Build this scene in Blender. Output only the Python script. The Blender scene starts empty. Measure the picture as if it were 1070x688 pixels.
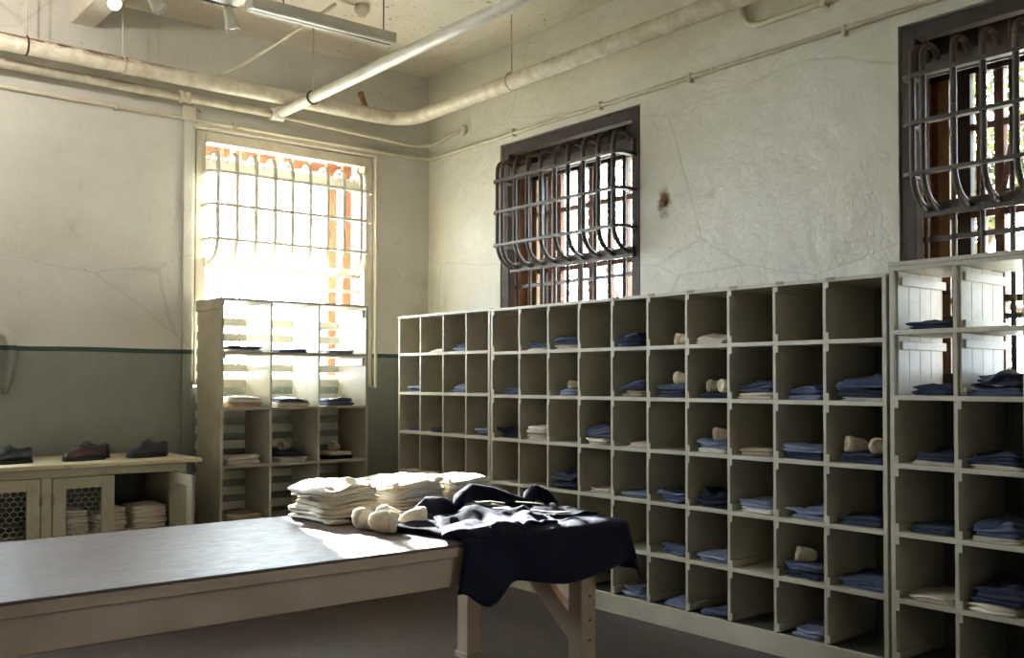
import bpy, bmesh, math, random
from math import sin, cos, pi, radians
from mathutils import Vector, Matrix, noise

C = bpy.context.scene.collection
SC = bpy.context.scene
EYE = 1.6
XW, YW, ZC = 5.4, 7.939, 4.568      # right wall, back wall, ceiling
XF = 4.847                          # front plane of the cubby units on the right wall

# ------------------------------------------------------------------ materials
def srgb(r, g, b):
    def f(c):
        c /= 255.0
        return c / 12.92 if c <= 0.04045 else ((c + 0.055) / 1.055) ** 2.4
    return (f(r), f(g), f(b), 1.0)

class NT:
    def __init__(s, name):
        s.m = bpy.data.materials.new(name); s.m.use_nodes = True
        s.t = s.m.node_tree; s.t.nodes.clear()
    def n(s, typ, inp=None, **kw):
        nd = s.t.nodes.new(typ)
        for k, v in kw.items(): setattr(nd, k, v)
        for k, v in (inp or {}).items():
            if isinstance(v, tuple) and len(v) == 2 and hasattr(v[0], 'outputs'):
                s.t.links.new(v[0].outputs[v[1]], nd.inputs[k])
            elif hasattr(v, 'outputs'):
                s.t.links.new(v.outputs[0], nd.inputs[k])
            else: nd.inputs[k].default_value = v
        return nd
    def ramp(s, fac, stops, interp='LINEAR'):
        r = s.n('ShaderNodeValToRGB', {'Fac': fac}); r.color_ramp.interpolation = interp
        e = r.color_ramp.elements
        while len(e) < len(stops): e.new(0.5)
        for q, (p, c) in zip(e, stops): q.position = p; q.color = c if len(c) == 4 else (*c, 1)
        return r
    def mix(s, fac, a, b, blend='MIX'):
        return s.n('ShaderNodeMixRGB', {'Fac': fac, 'Color1': a, 'Color2': b}, blend_type=blend)
    def math(s, op, a, b=0.0, clamp=False):
        return s.n('ShaderNodeMath', {0: a, 1: b}, operation=op, use_clamp=clamp)
    def out(s, color, rough=0.6, normal=None, metal=0.0, spec=0.5, **extra):
        b = s.n('ShaderNodeBsdfPrincipled', {'Base Color': color, 'Roughness': rough, 'Metallic': metal, 'Specular IOR Level': spec})
        for k, v in extra.items(): b.inputs[k].default_value = v
        if normal is not None: s.t.links.new(normal.outputs[0], b.inputs['Normal'])
        o = s.n('ShaderNodeOutputMaterial', {'Surface': b})
        return s.m

GREY = lambda v: (v, v, v, 1)

def plain(name, c1, c2=None, rough=0.6, scale=6.0, bump=0.15, bscale=None, metal=0.0, spec=0.5, stretch=(1, 1, 1), chips=None, sheen=0.0):
    """paint / metal / cloth with soft colour variation, fine bump and optional chipped spots"""
    k = NT(name)
    tc = k.n('ShaderNodeTexCoord')
    mp = k.n('ShaderNodeMapping', {'Vector': (tc, 'Object'), 'Scale': stretch})
    nz = k.n('ShaderNodeTexNoise', {'Vector': mp, 'Scale': scale, 'Detail': 5.0, 'Roughness': 0.6})
    col = k.mix(k.ramp((nz, 'Fac'), [(0.3, GREY(0)), (0.7, GREY(1))]), c1, c2 or c1)
    if chips:
        cz = k.n('ShaderNodeTexNoise', {'Vector': mp, 'Scale': chips[1], 'Detail': 6.0, 'Roughness': 0.7})
        col = k.mix(k.ramp((cz, 'Fac'), [(chips[2], GREY(0)), (chips[2] + 0.03, GREY(1))]), col, chips[0])
    b = k.n('ShaderNodeTexNoise', {'Vector': mp, 'Scale': bscale or scale * 6, 'Detail': 4.0})
    bp = k.n('ShaderNodeBump', {'Strength': bump, 'Distance': 0.01, 'Height': (b, 'Fac')})
    return k.out(col, rough, bp, metal, spec)

def wall_material(name, dado=False, ceiling=False):
    k = NT(name)
    g = k.n('ShaderNodeNewGeometry')
    P = (g, 'Position')
    big = k.n('ShaderNodeTexNoise', {'Vector': P, 'Scale': 0.9, 'Detail': 6.0, 'Roughness': 0.6})
    mid = k.n('ShaderNodeTexNoise', {'Vector': P, 'Scale': 5.0, 'Detail': 7.0, 'Roughness': 0.65})
    a, b = (srgb(213, 206, 192), srgb(197, 188, 170)) if ceiling else (srgb(206, 204, 197), srgb(190, 186, 177))
    col = k.mix(k.ramp((big, 'Fac'), [(0.35, GREY(0)), (0.65, GREY(1))]), a, b)
    col = k.mix(k.ramp((mid, 'Fac'), [(0.62, GREY(0)), (0.8, GREY(0.35))]), col, srgb(150, 138, 112))
    # small flecks of dirt and flaked paint
    fl = k.n('ShaderNodeTexNoise', {'Vector': P, 'Scale': 22.0 if ceiling else 16.0, 'Detail': 2.0})
    gate = k.ramp((k.n('ShaderNodeTexNoise', {'Vector': P, 'Scale': 1.6, 'Detail': 2.0}), 'Fac'), [(0.45, GREY(0)), (0.6, GREY(1))])
    lo = 0.665 if ceiling else 0.73
    flk = k.math('MULTIPLY', k.ramp((fl, 'Fac'), [(lo, GREY(0)), (lo + 0.03, GREY(1))]), gate)
    col = k.mix(flk, col, srgb(92, 80, 62))
    sep = k.n('ShaderNodeSeparateXYZ', {'Vector': P})
    if dado:
        wob = k.n('ShaderNodeTexNoise', {'Vector': P, 'Scale': 3.0, 'Detail': 2.0})
        z = k.math('ADD', (sep, 'Z'), k.math('MULTIPLY', k.math('SUBTRACT', (wob, 'Fac'), 0.5), 0.012))
        green = k.mix((mid, 'Fac'), srgb(112, 116, 106), srgb(132, 134, 124))
        below = k.math('LESS_THAN', z, 1.822)
        stripe = k.math('MULTIPLY', k.math('LESS_THAN', z, 1.858), k.math('GREATER_THAN', z, 1.822))
        col = k.mix(below, col, green)
        col = k.mix(stripe, col, srgb(46, 66, 56))
    # long hairline cracks
    wv = k.n('ShaderNodeTexVoronoi', {'Vector': k.n('ShaderNodeMapping', {'Vector': k.mix(0.12, P, (k.n('ShaderNodeTexNoise', {'Vector': P, 'Scale': 1.2, 'Detail': 3.0}), 'Color')), 'Scale': (0.35, 0.35, 0.9)}), 'Scale': 1.0}, feature='DISTANCE_TO_EDGE')
    ck = k.ramp((wv, 'Distance'), [(0.0, GREY(0.25)), (0.004, GREY(0))])
    col = k.mix(ck, col, srgb(120, 108, 84))
    # trowelled plaster
    lump = k.n('ShaderNodeTexNoise', {'Vector': P, 'Scale': 9.0, 'Detail': 5.0, 'Roughness': 0.55})
    fine = k.n('ShaderNodeTexNoise', {'Vector': P, 'Scale': 60.0, 'Detail': 3.0})
    h = k.math('ADD', k.math('MULTIPLY', (lump, 'Fac'), 1.0), k.math('MULTIPLY', (fine, 'Fac'), 0.12))
    bp = k.n('ShaderNodeBump', {'Strength': 0.45, 'Distance': 0.03, 'Height': h})
    return k.out(col, 0.5, bp, 0, 0.4)

def right_wall_material():
    k = NT('right_wall_paint')
    g = k.n('ShaderNodeNewGeometry'); P = (g, 'Position')
    big = k.n('ShaderNodeTexNoise', {'Vector': P, 'Scale': 0.9, 'Detail': 6.0, 'Roughness': 0.6})
    mid = k.n('ShaderNodeTexNoise', {'Vector': P, 'Scale': 4.0, 'Detail': 7.0, 'Roughness': 0.65})
    col = k.mix(k.ramp((big, 'Fac'), [(0.35, GREY(0)), (0.65, GREY(1))]), srgb(208, 205, 194), srgb(194, 189, 174))
    col = k.mix(k.ramp((mid, 'Fac'), [(0.6, GREY(0)), (0.8, GREY(0.35))]), col, srgb(156, 144, 118))
    wv = k.n('ShaderNodeTexVoronoi', {'Vector': k.n('ShaderNodeMapping', {'Vector': k.mix(0.12, P, (k.n('ShaderNodeTexNoise', {'Vector': P, 'Scale': 1.2, 'Detail': 3.0}), 'Color')), 'Scale': (0.3, 0.3, 0.9)}), 'Scale': 1.0}, feature='DISTANCE_TO_EDGE')
    col = k.mix(k.ramp((wv, 'Distance'), [(0.0, GREY(0.25)), (0.004, GREY(0))]), col, srgb(120, 108, 84))
    # rust stain around the hole between the windows
    d = k.n('ShaderNodeVectorMath', {0: P, 1: (5.4, 4.876, 2.925)}, operation='SUBTRACT')
    dm = k.n('ShaderNodeMapping', {'Vector': d, 'Scale': (1, 1.5, 0.8)})
    dd = k.math('LENGTH' if False else 'ADD', (k.n('ShaderNodeVectorMath', {0: dm}, operation='LENGTH'), 'Value'), k.math('MULTIPLY', k.math('SUBTRACT', (k.n('ShaderNodeTexNoise', {'Vector': P, 'Scale': 18.0, 'Detail': 5.0}), 'Fac'), 0.5), 0.16))
    col = k.mix(k.ramp(dd, [(0.03, GREY(1)), (0.11, GREY(0))]), col, srgb(112, 74, 40))
    lump = k.n('ShaderNodeTexNoise', {'Vector': P, 'Scale': 7.0, 'Detail': 5.0, 'Roughness': 0.55})
    # peeling flakes, mostly low on the wall
    fk = k.n('ShaderNodeTexNoise', {'Vector': P, 'Scale': 5.0, 'Detail': 6.0, 'Roughness': 0.6, 'Distortion': 1.2})
    sep = k.n('ShaderNodeSeparateXYZ', {'Vector': P})
    lowg = k.ramp(k.math('ADD', (sep, 'Z'), k.math('MULTIPLY', (big, 'Fac'), 1.2)), [(0.0, GREY(0)), (1.0, GREY(1))])
    lw = k.n('ShaderNodeMapRange', {'Value': k.math('ADD', (sep, 'Z'), k.math('MULTIPLY', (mid, 'Fac'), 2.0)), 'From Min': 3.4, 'From Max': 4.6, 'To Min': 1.0, 'To Max': 0.0})
    fl = k.math('MULTIPLY', k.ramp((fk, 'Fac'), [(0.50, GREY(0)), (0.53, GREY(1)), (0.56, GREY(0.3)), (0.8, GREY(0.2))]), (lw, 'Result'))
    fine = k.n('ShaderNodeTexNoise', {'Vector': P, 'Scale': 50.0, 'Detail': 3.0})
    h = k.math('ADD', k.math('ADD', (lump, 'Fac'), k.math('MULTIPLY', (fine, 'Fac'), 0.1)), k.math('MULTIPLY', fl, 0.09))
    bp = k.n('ShaderNodeBump', {'Strength': 0.75, 'Distance': 0.03, 'Height': h})
    return k.out(col, 0.5, bp, 0, 0.4)

def floor_material():
    k = NT('floor_concrete')
    g = k.n('ShaderNodeNewGeometry'); P = (g, 'Position')
    a = k.n('ShaderNodeTexNoise', {'Vector': P, 'Scale': 1.3, 'Detail': 8.0, 'Roughness': 0.65})
    b = k.n('ShaderNodeTexNoise', {'Vector': P, 'Scale': 14.0, 'Detail': 5.0})
    col = k.mix(k.ramp((a, 'Fac'), [(0.35, GREY(0)), (0.65, GREY(1))]), srgb(72, 58, 50), srgb(50, 41, 36))
    col = k.mix(k.ramp((b, 'Fac'), [(0.5, GREY(0)), (0.75, GREY(0.5))]), col, srgb(92, 80, 72))
    br = k.n('ShaderNodeTexBrick', {'Vector': P, 'Scale': 1.0, 'Mortar Size': 0.004, 'Brick Width': 1.05, 'Row Height': 1.05, 'Color1': GREY(0), 'Color2': GREY(0), 'Mortar': GREY(1)}, offset=0.0)
    col = k.mix((br, 'Color'), col, srgb(38, 30, 26))
    bp = k.n('ShaderNodeBump', {'Strength': 0.25, 'Distance': 0.01, 'Height': (b, 'Fac')})
    return k.out(col, 0.5, bp, 0, 0.4)

def tabletop_material():
    k = NT('worn_tabletop')
    g = k.n('ShaderNodeNewGeometry'); P = (g, 'Position')
    mp = k.n('ShaderNodeMapping', {'Vector': P, 'Scale': (1.0, 2.2, 1.0)})
    a = k.n('ShaderNodeTexNoise', {'Vector': mp, 'Scale': 3.0, 'Detail': 9.0, 'Roughness': 0.7})
    b = k.n('ShaderNodeTexNoise', {'Vector': mp, 'Scale': 11.0, 'Detail': 6.0, 'Roughness': 0.7})
    col = k.mix(k.ramp((a, 'Fac'), [(0.35, GREY(0)), (0.68, GREY(1))]), srgb(92, 80, 74), srgb(70, 55, 46))
    col = k.mix(k.ramp((b, 'Fac'), [(0.66, GREY(0)), (0.72, GREY(0.8))]), col, srgb(54, 44, 40))
    bp = k.n('ShaderNodeBump', {'Strength': 0.5, 'Distance': 0.006, 'Height': (b, 'Fac')})
    rg = k.ramp((b, 'Fac'), [(0.35, GREY(0.36)), (0.66, GREY(0.52)), (0.72, GREY(0.85))])
    return k.out(col, rg, bp, 0, 0.5)

def pipe_material():
    """old white pipe paint, rusted along the top of the run at the left end"""
    k = NT('old_pipe_paint')
    g = k.n('ShaderNodeNewGeometry'); P = (g, 'Position')
    a = k.n('ShaderNodeTexNoise', {'Vector': P, 'Scale': 8.0, 'Detail': 7.0, 'Roughness': 0.65})
    col = k.mix(k.ramp((a, 'Fac'), [(0.4, GREY(0)), (0.7, GREY(1))]), srgb(214, 208, 192), srgb(176, 164, 138))
    sep = k.n('ShaderNodeSeparateXYZ', {'Vector': P})
    st = k.n('ShaderNodeMapping', {'Vector': P, 'Scale': (0.9, 4, 4)})
    r = k.n('ShaderNodeTexNoise', {'Vector': st, 'Scale': 5.0, 'Detail': 6.0, 'Roughness': 0.7})
    gate = k.n('ShaderNodeMapRange', {'Value': (sep, 'X'), 'From Min': 2.35, 'From Max': 2.95, 'To Min': 1.0, 'To Max': 0.0})
    nrm = k.n('ShaderNodeSeparateXYZ', {'Vector': (g, 'Normal')})
    top = k.n('ShaderNodeMapRange', {'Value': (nrm, 'Z'), 'From Min': 0.0, 'From Max': 0.6, 'To Min': 0.0, 'To Max': 1.0})
    m = k.math('MULTIPLY', k.math('MULTIPLY', (gate, 'Result'), (top, 'Result')), k.ramp((r, 'Fac'), [(0.42, GREY(0)), (0.50, GREY(1))]))
    col = k.mix(m, col, k.mix((a, 'Fac'), srgb(38, 24, 14), srgb(122, 80, 38)))
    bp = k.n('ShaderNodeBump', {'Strength': 0.2, 'Distance': 0.01, 'Height': (a, 'Fac')})
    return k.out(col, 0.4, bp, 0, 0.5)

def glass_material():
    k = NT('dusty_window_glass')
    tr = k.n('ShaderNodeBsdfTransparent', {'Color': (0.93, 0.96, 0.95, 1)})
    gl = k.n('ShaderNodeBsdfGlossy', {'Color': (1, 1, 1, 1), 'Roughness': 0.05})
    mx = k.n('ShaderNodeMixShader', {0: 0.06, 1: tr, 2: gl})
    k.n('ShaderNodeOutputMaterial', {'Surface': mx})
    return k.m

def leaf_material(name, c1, c2):
    k = NT(name)
    tc = k.n('ShaderNodeNewGeometry')
    nz = k.n('ShaderNodeTexNoise', {'Vector': (tc, 'Position'), 'Scale': 2.5, 'Detail': 4.0})
    col = k.mix(k.ramp((nz, 'Fac'), [(0.35, GREY(0)), (0.65, GREY(1))]), c1, c2)
    d = k.n('ShaderNodeBsdfDiffuse', {'Color': col}); t = k.n('ShaderNodeBsdfTranslucent', {'Color': col})
    k.n('ShaderNodeOutputMaterial', {'Surface': k.n('ShaderNodeMixShader', {0: 0.45, 1: d, 2: t})})
    return k.m

def emit(name, col, s):
    k = NT(name); k.n('ShaderNodeOutputMaterial', {'Surface': k.n('ShaderNodeEmission', {'Color': col, 'Strength': s})}); return k.m

M = {}
M['wall_back'] = wall_material('back_wall_paint', dado=True)
M['wall_right'] = right_wall_material()
M['ceiling'] = wall_material('ceiling_paint', ceiling=True)
M['floor'] = floor_material()
M['far_wall'] = plain('far_wall_paint', srgb(170, 168, 158), srgb(150, 147, 136), 0.6, 1.5, 0.2)
M['tabletop'] = tabletop_material()
M['pipe'] = pipe_material()
M['glass'] = glass_material()
CH = srgb(120, 104, 78)
M['shelf_paint'] = plain('shelf_edge_paint', srgb(184, 177, 158), srgb(163, 155, 136), 0.45, 5, 0.12, 30, stretch=(1, 1, 1), chips=(srgb(116, 98, 70), 14, 0.70))
M['cubby_inside_shade'] = plain('shaded_cubby_paint', srgb(88, 92, 84), srgb(72, 75, 68), 0.42, 5, 0.12, 30)  # darker copy of the shelf paint, shade put into the colour
M['white_paint'] = plain('white_board_paint', srgb(218, 216, 204), srgb(196, 192, 174), 0.45, 6, 0.15, 30, chips=(srgb(128, 112, 86), 12, 0.69))
M['cabinet_paint'] = plain('cabinet_paint', srgb(172, 167, 145), srgb(152, 146, 124), 0.45, 5, 0.12, 30, chips=(srgb(120, 98, 66), 16, 0.70))
M['cabinet_top'] = plain('cabinet_top_paint', srgb(206, 196, 168), srgb(180, 164, 130), 0.4, 4, 0.2, 30, chips=(srgb(140, 100, 56), 9, 0.60))
M['table_paint'] = plain('table_paint', srgb(168, 146, 124), srgb(146, 126, 106), 0.5, 3, 0.15, 20, chips=(srgb(104, 88, 66), 18, 0.70))
M['conduit'] = plain('conduit_paint', srgb(204, 198, 180), srgb(184, 174, 148), 0.42, 10, 0.1)
M['clean_pipe'] = plain('white_pipe_paint', srgb(222, 220, 212), srgb(204, 200, 188), 0.35, 8, 0.08)
M['steel_grey'] = plain('galvanised_grey', srgb(206, 203, 194), srgb(188, 184, 174), 0.45, 8, 0.05)
M['cage_white_and_glare'] = plain('cage_white_paint_and_glare', srgb(226, 222, 210), srgb(200, 192, 174), 0.45, 12, 0.15)  # cage paint; on the sash this white stands in for glare
M['frame_white'] = plain('window_frame_white_paint', srgb(200, 194, 178), srgb(178, 168, 146), 0.5, 6, 0.15)
M['cage_dark'] = plain('cage_brown_paint', srgb(72, 58, 46), srgb(48, 37, 29), 0.5, 9, 0.25, chips=(srgb(120, 74, 44), 14, 0.64))
M['frame_dark'] = plain('window_frame_brown_paint', srgb(60, 46, 37), srgb(42, 31, 24), 0.7, 7, 0.2, chips=(srgb(104, 66, 42), 12, 0.66))
M['rust_orange'] = plain('orange_rusted_sash', srgb(150, 92, 58), srgb(110, 64, 40), 0.6, 9, 0.3, chips=(srgb(84, 42, 24), 16, 0.62))
M['rust_dark'] = plain('brown_rusted_sash', srgb(112, 74, 50), srgb(70, 46, 36), 0.6, 9, 0.3, chips=(srgb(168, 110, 62), 16, 0.62))
M['reveal_cream'] = plain('peeling_reveal_paint', srgb(150, 122, 84), srgb(118, 84, 50), 0.6, 5, 0.3, chips=(srgb(96, 58, 34), 8, 0.60))
M['wire'] = plain('galvanised_wire', srgb(176, 176, 164), srgb(150, 148, 136), 0.45, 10, 0.0)
M['hinge'] = plain('painted_hinge', srgb(150, 134, 100), srgb(110, 90, 60), 0.5, 20)
M['black_iron'] = plain('black_iron', srgb(44, 38, 34), srgb(70, 52, 38), 0.55, 12)
M['rust_pipe'] = plain('rusty_pipe', srgb(150, 112, 76), srgb(104, 70, 42), 0.6, 14, 0.3)
M['slot'] = plain('dark_track_slot', srgb(22, 24, 34), srgb(30, 30, 38), 0.4)
M['outside_ground'] = plain('outside_ground_paving', srgb(170, 166, 154), srgb(150, 146, 132), 0.9, 1.0)
M['bark'] = plain('tree_bark', srgb(88, 74, 58), srgb(60, 48, 38), 0.9, 6, 0.5)
M['leaf_a'] = leaf_material('olive_leaves', srgb(98, 102, 56), srgb(64, 72, 42))
M['leaf_b'] = leaf_material('grey_green_leaves', srgb(128, 138, 110), srgb(84, 98, 72))
M['bulb'] = emit('lit_bulb', (1.0, 0.82, 0.55, 1), 60)
# cloth
def cloth(name, a, b, rough=0.85, scale=9): return plain(name, a, b, rough, scale, 0.25, 160, spec=0.2)
M['cream'] = cloth('cream_cotton', srgb(218, 209, 194), srgb(196, 183, 164))
M['white'] = cloth('white_cotton', srgb(232, 228, 220), srgb(214, 206, 194))
M['tan'] = cloth('tan_cotton', srgb(178, 162, 138), srgb(156, 139, 116))
M['blue'] = cloth('blue_chambray', srgb(96, 104, 128), srgb(74, 82, 106))
M['light_blue'] = cloth('pale_blue_chambray', srgb(142, 150, 172), srgb(112, 121, 148))
M['dark_blue'] = cloth('dark_blue_denim', srgb(62, 67, 86), srgb(46, 50, 68))
M['navy'] = cloth('navy_wool', srgb(36, 38, 54), srgb(28, 29, 44))
M['coat'] = cloth('navy_coat_wool', srgb(25, 26, 40), srgb(20, 21, 33), 0.8)
for n_ in M['coat'].node_tree.nodes:
    if n_.type == 'BSDF_PRINCIPLED': n_.inputs['Sheen Weight'].default_value = 0.06; n_.inputs['Specular IOR Level'].default_value = 0.05; n_.inputs['Sheen Tint'].default_value = (0.72, 0.70, 0.95, 1); n_.inputs['Sheen Roughness'].default_value = 0.45
M['coat_lining'] = cloth('pale_coat_trim', srgb(206, 200, 178), srgb(180, 174, 150))
M['sock'] = cloth('cream_wool_sock', srgb(232, 220, 198), srgb(206, 190, 162), scale=30)
M['tan_sock'] = cloth('tan_wool_sock', srgb(192, 178, 154), srgb(164, 149, 124), scale=30)
M['leather'] = plain('maroon_leather', srgb(64, 36, 38), srgb(44, 26, 30), 0.3, 14, 0.1)
M['leather_black'] = plain('black_leather', srgb(30, 30, 38), srgb(20, 20, 28), 0.3, 14, 0.1)
M['sole'] = plain('black_rubber_sole', srgb(26, 24, 26), srgb(18, 18, 20), 0.7)

# ------------------------------------------------------------------ mesh building
def sub(a, b): return (a[0] - b[0], a[1] - b[1], a[2] - b[2])

class MB:
    def __init__(s): s.v = []; s.f = []; s.sm = []
    def add(s, vs, fs, smooth=False):
        o = len(s.v); s.v += [tuple(v) for v in vs]
        for f in fs: s.f.append(tuple(i + o for i in f)); s.sm.append(smooth)
        return s
    def box(s, x0, x1, y0, y1, z0, z1):
        x0, x1 = min(x0, x1), max(x0, x1); y0, y1 = min(y0, y1), max(y0, y1); z0, z1 = min(z0, z1), max(z0, z1)
        vs = [(x, y, z) for z in (z0, z1) for y in (y0, y1) for x in (x0, x1)]
        return s.add(vs, [(0, 2, 3, 1), (4, 5, 7, 6), (0, 1, 5, 4), (2, 6, 7, 3), (0, 4, 6, 2), (1, 3, 7, 5)])
    def prism(s, poly, axis, a, b):
        """extrude a polygon (list of 2-D points in the other two axes) along axis from a to b"""
        n = len(poly)
        def mk(p, t):
            q = list(p); q.insert('xyz'.index(axis), t); return tuple(q)
        vs = [mk(p, a) for p in poly] + [mk(p, b) for p in poly]
        fs = [tuple(range(n - 1, -1, -1)), tuple(range(n, 2 * n))] + [(i, (i + 1) % n, n + (i + 1) % n, n + i) for i in range(n)]
        return s.add(vs, fs)
    def sweep(s, pts, prof, up=(0, 0, 1), cap=True, smooth=True):
        """sweep a closed 2-D profile (side, up) along pts"""
        pts = [Vector(p) for p in pts]; n = len(prof); rows = []
        up = Vector(up)
        for i, p in enumerate(pts):
            t = (pts[min(i + 1, len(pts) - 1)] - pts[max(i - 1, 0)]).normalized()
            side = t.cross(up)
            if side.length < 1e-4: side = t.cross(Vector((1, 0.01, 0)))
            side.normalize(); u = side.cross(t).normalized()
            rows.append([p + side * a + u * b for a, b in prof])
        vs = [v for r in rows for v in r]
        fs = [(i * n + j, i * n + (j + 1) % n, (i + 1) * n + (j + 1) % n, (i + 1) * n + j) for i in range(len(pts) - 1) for j in range(n)]
        if cap: fs += [tuple(range(n - 1, -1, -1)), tuple(range((len(pts) - 1) * n, len(pts) * n))]
        return s.add(vs, fs, smooth)
    def tube(s, pts, r, n=10, up=(0, 0, 1)):
        pts = [Vector(p) for p in pts]; rows = []
        t0 = (pts[1] - pts[0]).normalized()
        a = t0.orthogonal().normalized()
        for i, p in enumerate(pts):
            t = (pts[min(i + 1, len(pts) - 1)] - pts[max(i - 1, 0)]).normalized()
            a = (a - t * a.dot(t)).normalized(); b = t.cross(a)
            rr = r[i] if isinstance(r, (list, tuple)) else r
            rows.append([p + (a * cos(2 * pi * j / n) + b * sin(2 * pi * j / n)) * rr for j in range(n)])
        vs = [v for q in rows for v in q]
        fs = [(i * n + j, i * n + (j + 1) % n, (i + 1) * n + (j + 1) % n, (i + 1) * n + j) for i in range(len(pts) - 1) for j in range(n)]
        fs += [tuple(range(n - 1, -1, -1)), tuple(range((len(pts) - 1) * n, len(pts) * n))]
        return s.add(vs, fs, True)
    def lathe(s, prof, origin, axis, n=20):
        """prof: list of (radius, along)"""
        ax = Vector(axis).normalized(); a = ax.orthogonal().normalized(); b = ax.cross(a); o = Vector(origin)
        vs = []; rows = []
        for r, h in prof:
            rows.append(len(vs))
            for j in range(n): vs.append(o + ax * h + (a * cos(2 * pi * j / n) + b * sin(2 * pi * j / n)) * max(r, 1e-4))
        fs = []
        for i in range(len(prof) - 1):
            for j in range(n): fs.append((rows[i] + j, rows[i] + (j + 1) % n, rows[i + 1] + (j + 1) % n, rows[i + 1] + j))
        fs += [tuple(range(n - 1, -1, -1)), tuple(range(rows[-1], rows[-1] + n))]
        return s.add(vs, fs, True)
    def build(s, name, mat, parent=None, origin=None, bevel=0.0, subsurf=0):
        me = bpy.data.meshes.new(name)
        if parent is not None:
            o = Vector(); p = parent
            while p is not None: o += Vector(p.location); p = p.parent
            loc = (0, 0, 0)
        elif origin is not None: o = Vector(origin); loc = origin
        else:
            lo = [min(v[i] for v in s.v) for i in range(3)]; hi = [max(v[i] for v in s.v) for i in range(3)]
            o = Vector(((lo[0] + hi[0]) / 2, (lo[1] + hi[1]) / 2, lo[2])); loc = o
        me.from_pydata([sub(v, o) for v in s.v], [], s.f)
        for p, q in zip(me.polygons, s.sm): p.use_smooth = q
        bm = bmesh.new(); bm.from_mesh(me)
        bmesh.ops.recalc_face_normals(bm, faces=bm.faces)
        if bevel:
            es = [e for e in bm.edges if len(e.link_faces) == 2 and e.calc_face_angle(0) > 0.6]
            bmesh.ops.bevel(bm, geom=es, offset=bevel, segments=1, affect='EDGES', clamp_overlap=True)
        bm.to_mesh(me); bm.free()
        me.materials.append(mat if not isinstance(mat, str) else M[mat])
        ob = bpy.data.objects.new(name, me); C.objects.link(ob); ob.location = loc
        if parent is not None: ob.parent = parent
        if subsurf:
            md = ob.modifiers.new('smooth', 'SUBSURF'); md.levels = md.render_levels = subsurf
        return ob

def tag(o, label=None, cat=None, group=None, kind=None):
    if label: o['label'] = label
    if cat: o['category'] = cat
    if group: o['group'] = group
    if kind: o['kind'] = kind
    return o
def thing(name, loc, label, cat, group=None):
    o = bpy.data.objects.new(name, None); C.objects.link(o); o.location = loc; o.empty_display_size = 0.1
    return tag(o, label, cat, group)
def bx(*a): return MB().box(*a)
def arc(c, r, a0, a1, n, f):
    """n+1 points of an arc; f maps the two in-plane coordinates to 3-D"""
    return [f(c[0] + r * cos(a0 + (a1 - a0) * i / n), c[1] + r * sin(a0 + (a1 - a0) * i / n)) for i in range(n + 1)]
def circ(r, n=10): return [(r * cos(2 * pi * j / n), r * sin(2 * pi * j / n)) for j in range(n)]
def flat(w, h): return [(-w / 2, -h / 2), (w / 2, -h / 2), (w / 2, h / 2), (-w / 2, h / 2)]

# ------------------------------------------------------------------ room shell
SILL, HEAD = 1.55, 3.70
T = 0.42                                        # wall thickness
W1 = (3.07, 4.785); W2 = (5.115, 6.81); W3 = (1.34, 3.035)
W0 = (-0.70, 1.015)                             # the next window along the back wall, left of the frame
WB = (-2.45, -0.75)                             # unseen right-wall window behind the camera, added as fill light
XL, YB = -4.2, -3.6
def wall_with_holes(u0, u1, z0, z1, holes, t, f):
    us = sorted({u0, u1, *[h for w in holes for h in w[:2]]}); zs = [z0, SILL, HEAD, z1]
    m = MB(); solid = {}
    for i in range(len(us) - 1):
        for j in range(3):
            hole = j == 1 and any(abs(w[0] - us[i]) < 1e-6 for w in holes)
            solid[i, j] = not hole
    for (i, j), s in solid.items():
        if not s: continue
        a, b, c, d = us[i], us[i + 1], zs[j], zs[j + 1]
        m.add([f(a, 0, c), f(b, 0, c), f(b, 0, d), f(a, 0, d)], [(0, 1, 2, 3)])
        m.add([f(a, t, c), f(a, t, d), f(b, t, d), f(b, t, c)], [(0, 1, 2, 3)])
        for di, dj, e in ((-1, 0, (a, c, a, d)), (1, 0, (b, c, b, d)), (0, -1, (a, c, b, c)), (0, 1, (a, d, b, d))):
            if not solid.get((i + di, j + dj), False):
                m.add([f(e[0], 0, e[1]), f(e[2], 0, e[3]), f(e[2], t, e[3]), f(e[0], t, e[1])], [(0, 1, 2, 3)])
    return m
def weld(ob):
    bm = bmesh.new(); bm.from_mesh(ob.data); bmesh.ops.remove_doubles(bm, verts=bm.verts, dist=1e-5)
    bmesh.ops.recalc_face_normals(bm, faces=bm.faces); bm.to_mesh(ob.data); bm.free(); return ob
fb = lambda u, d, z: (u, YW + d, z)
fr = lambda u, d, z: (XW + d, u, z)
tag(weld(wall_with_holes(XL, XW, 0, ZC, [W1, W0], T, fb).build('wall_back', 'wall_back', origin=(0, YW, 0))), kind='structure')
tag(weld(wall_with_holes(YB, YW + T, 0, ZC, [W2, W3, WB], T, fr).build('wall_right', 'wall_right', origin=(XW, 0, 0))), kind='structure')
tag(bx(XL - 0.2, XL, YB, YW + T, 0, ZC).build('wall_left', 'wall_back'), kind='structure')
tag(bx(XL - 0.2, XW + T, YB - 0.2, YB, 0, ZC).build('wall_front', 'far_wall'), kind='structure')
tag(bx(XL - 0.2, XW + T, YB - 0.2, YW + T, -0.15, 0).build('floor', 'floor'), kind='structure')
tag(bx(XL - 0.2, XW + T, YB - 0.2, YW + T, ZC, ZC + 0.2).build('ceiling', 'ceiling'), kind='structure')
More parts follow.
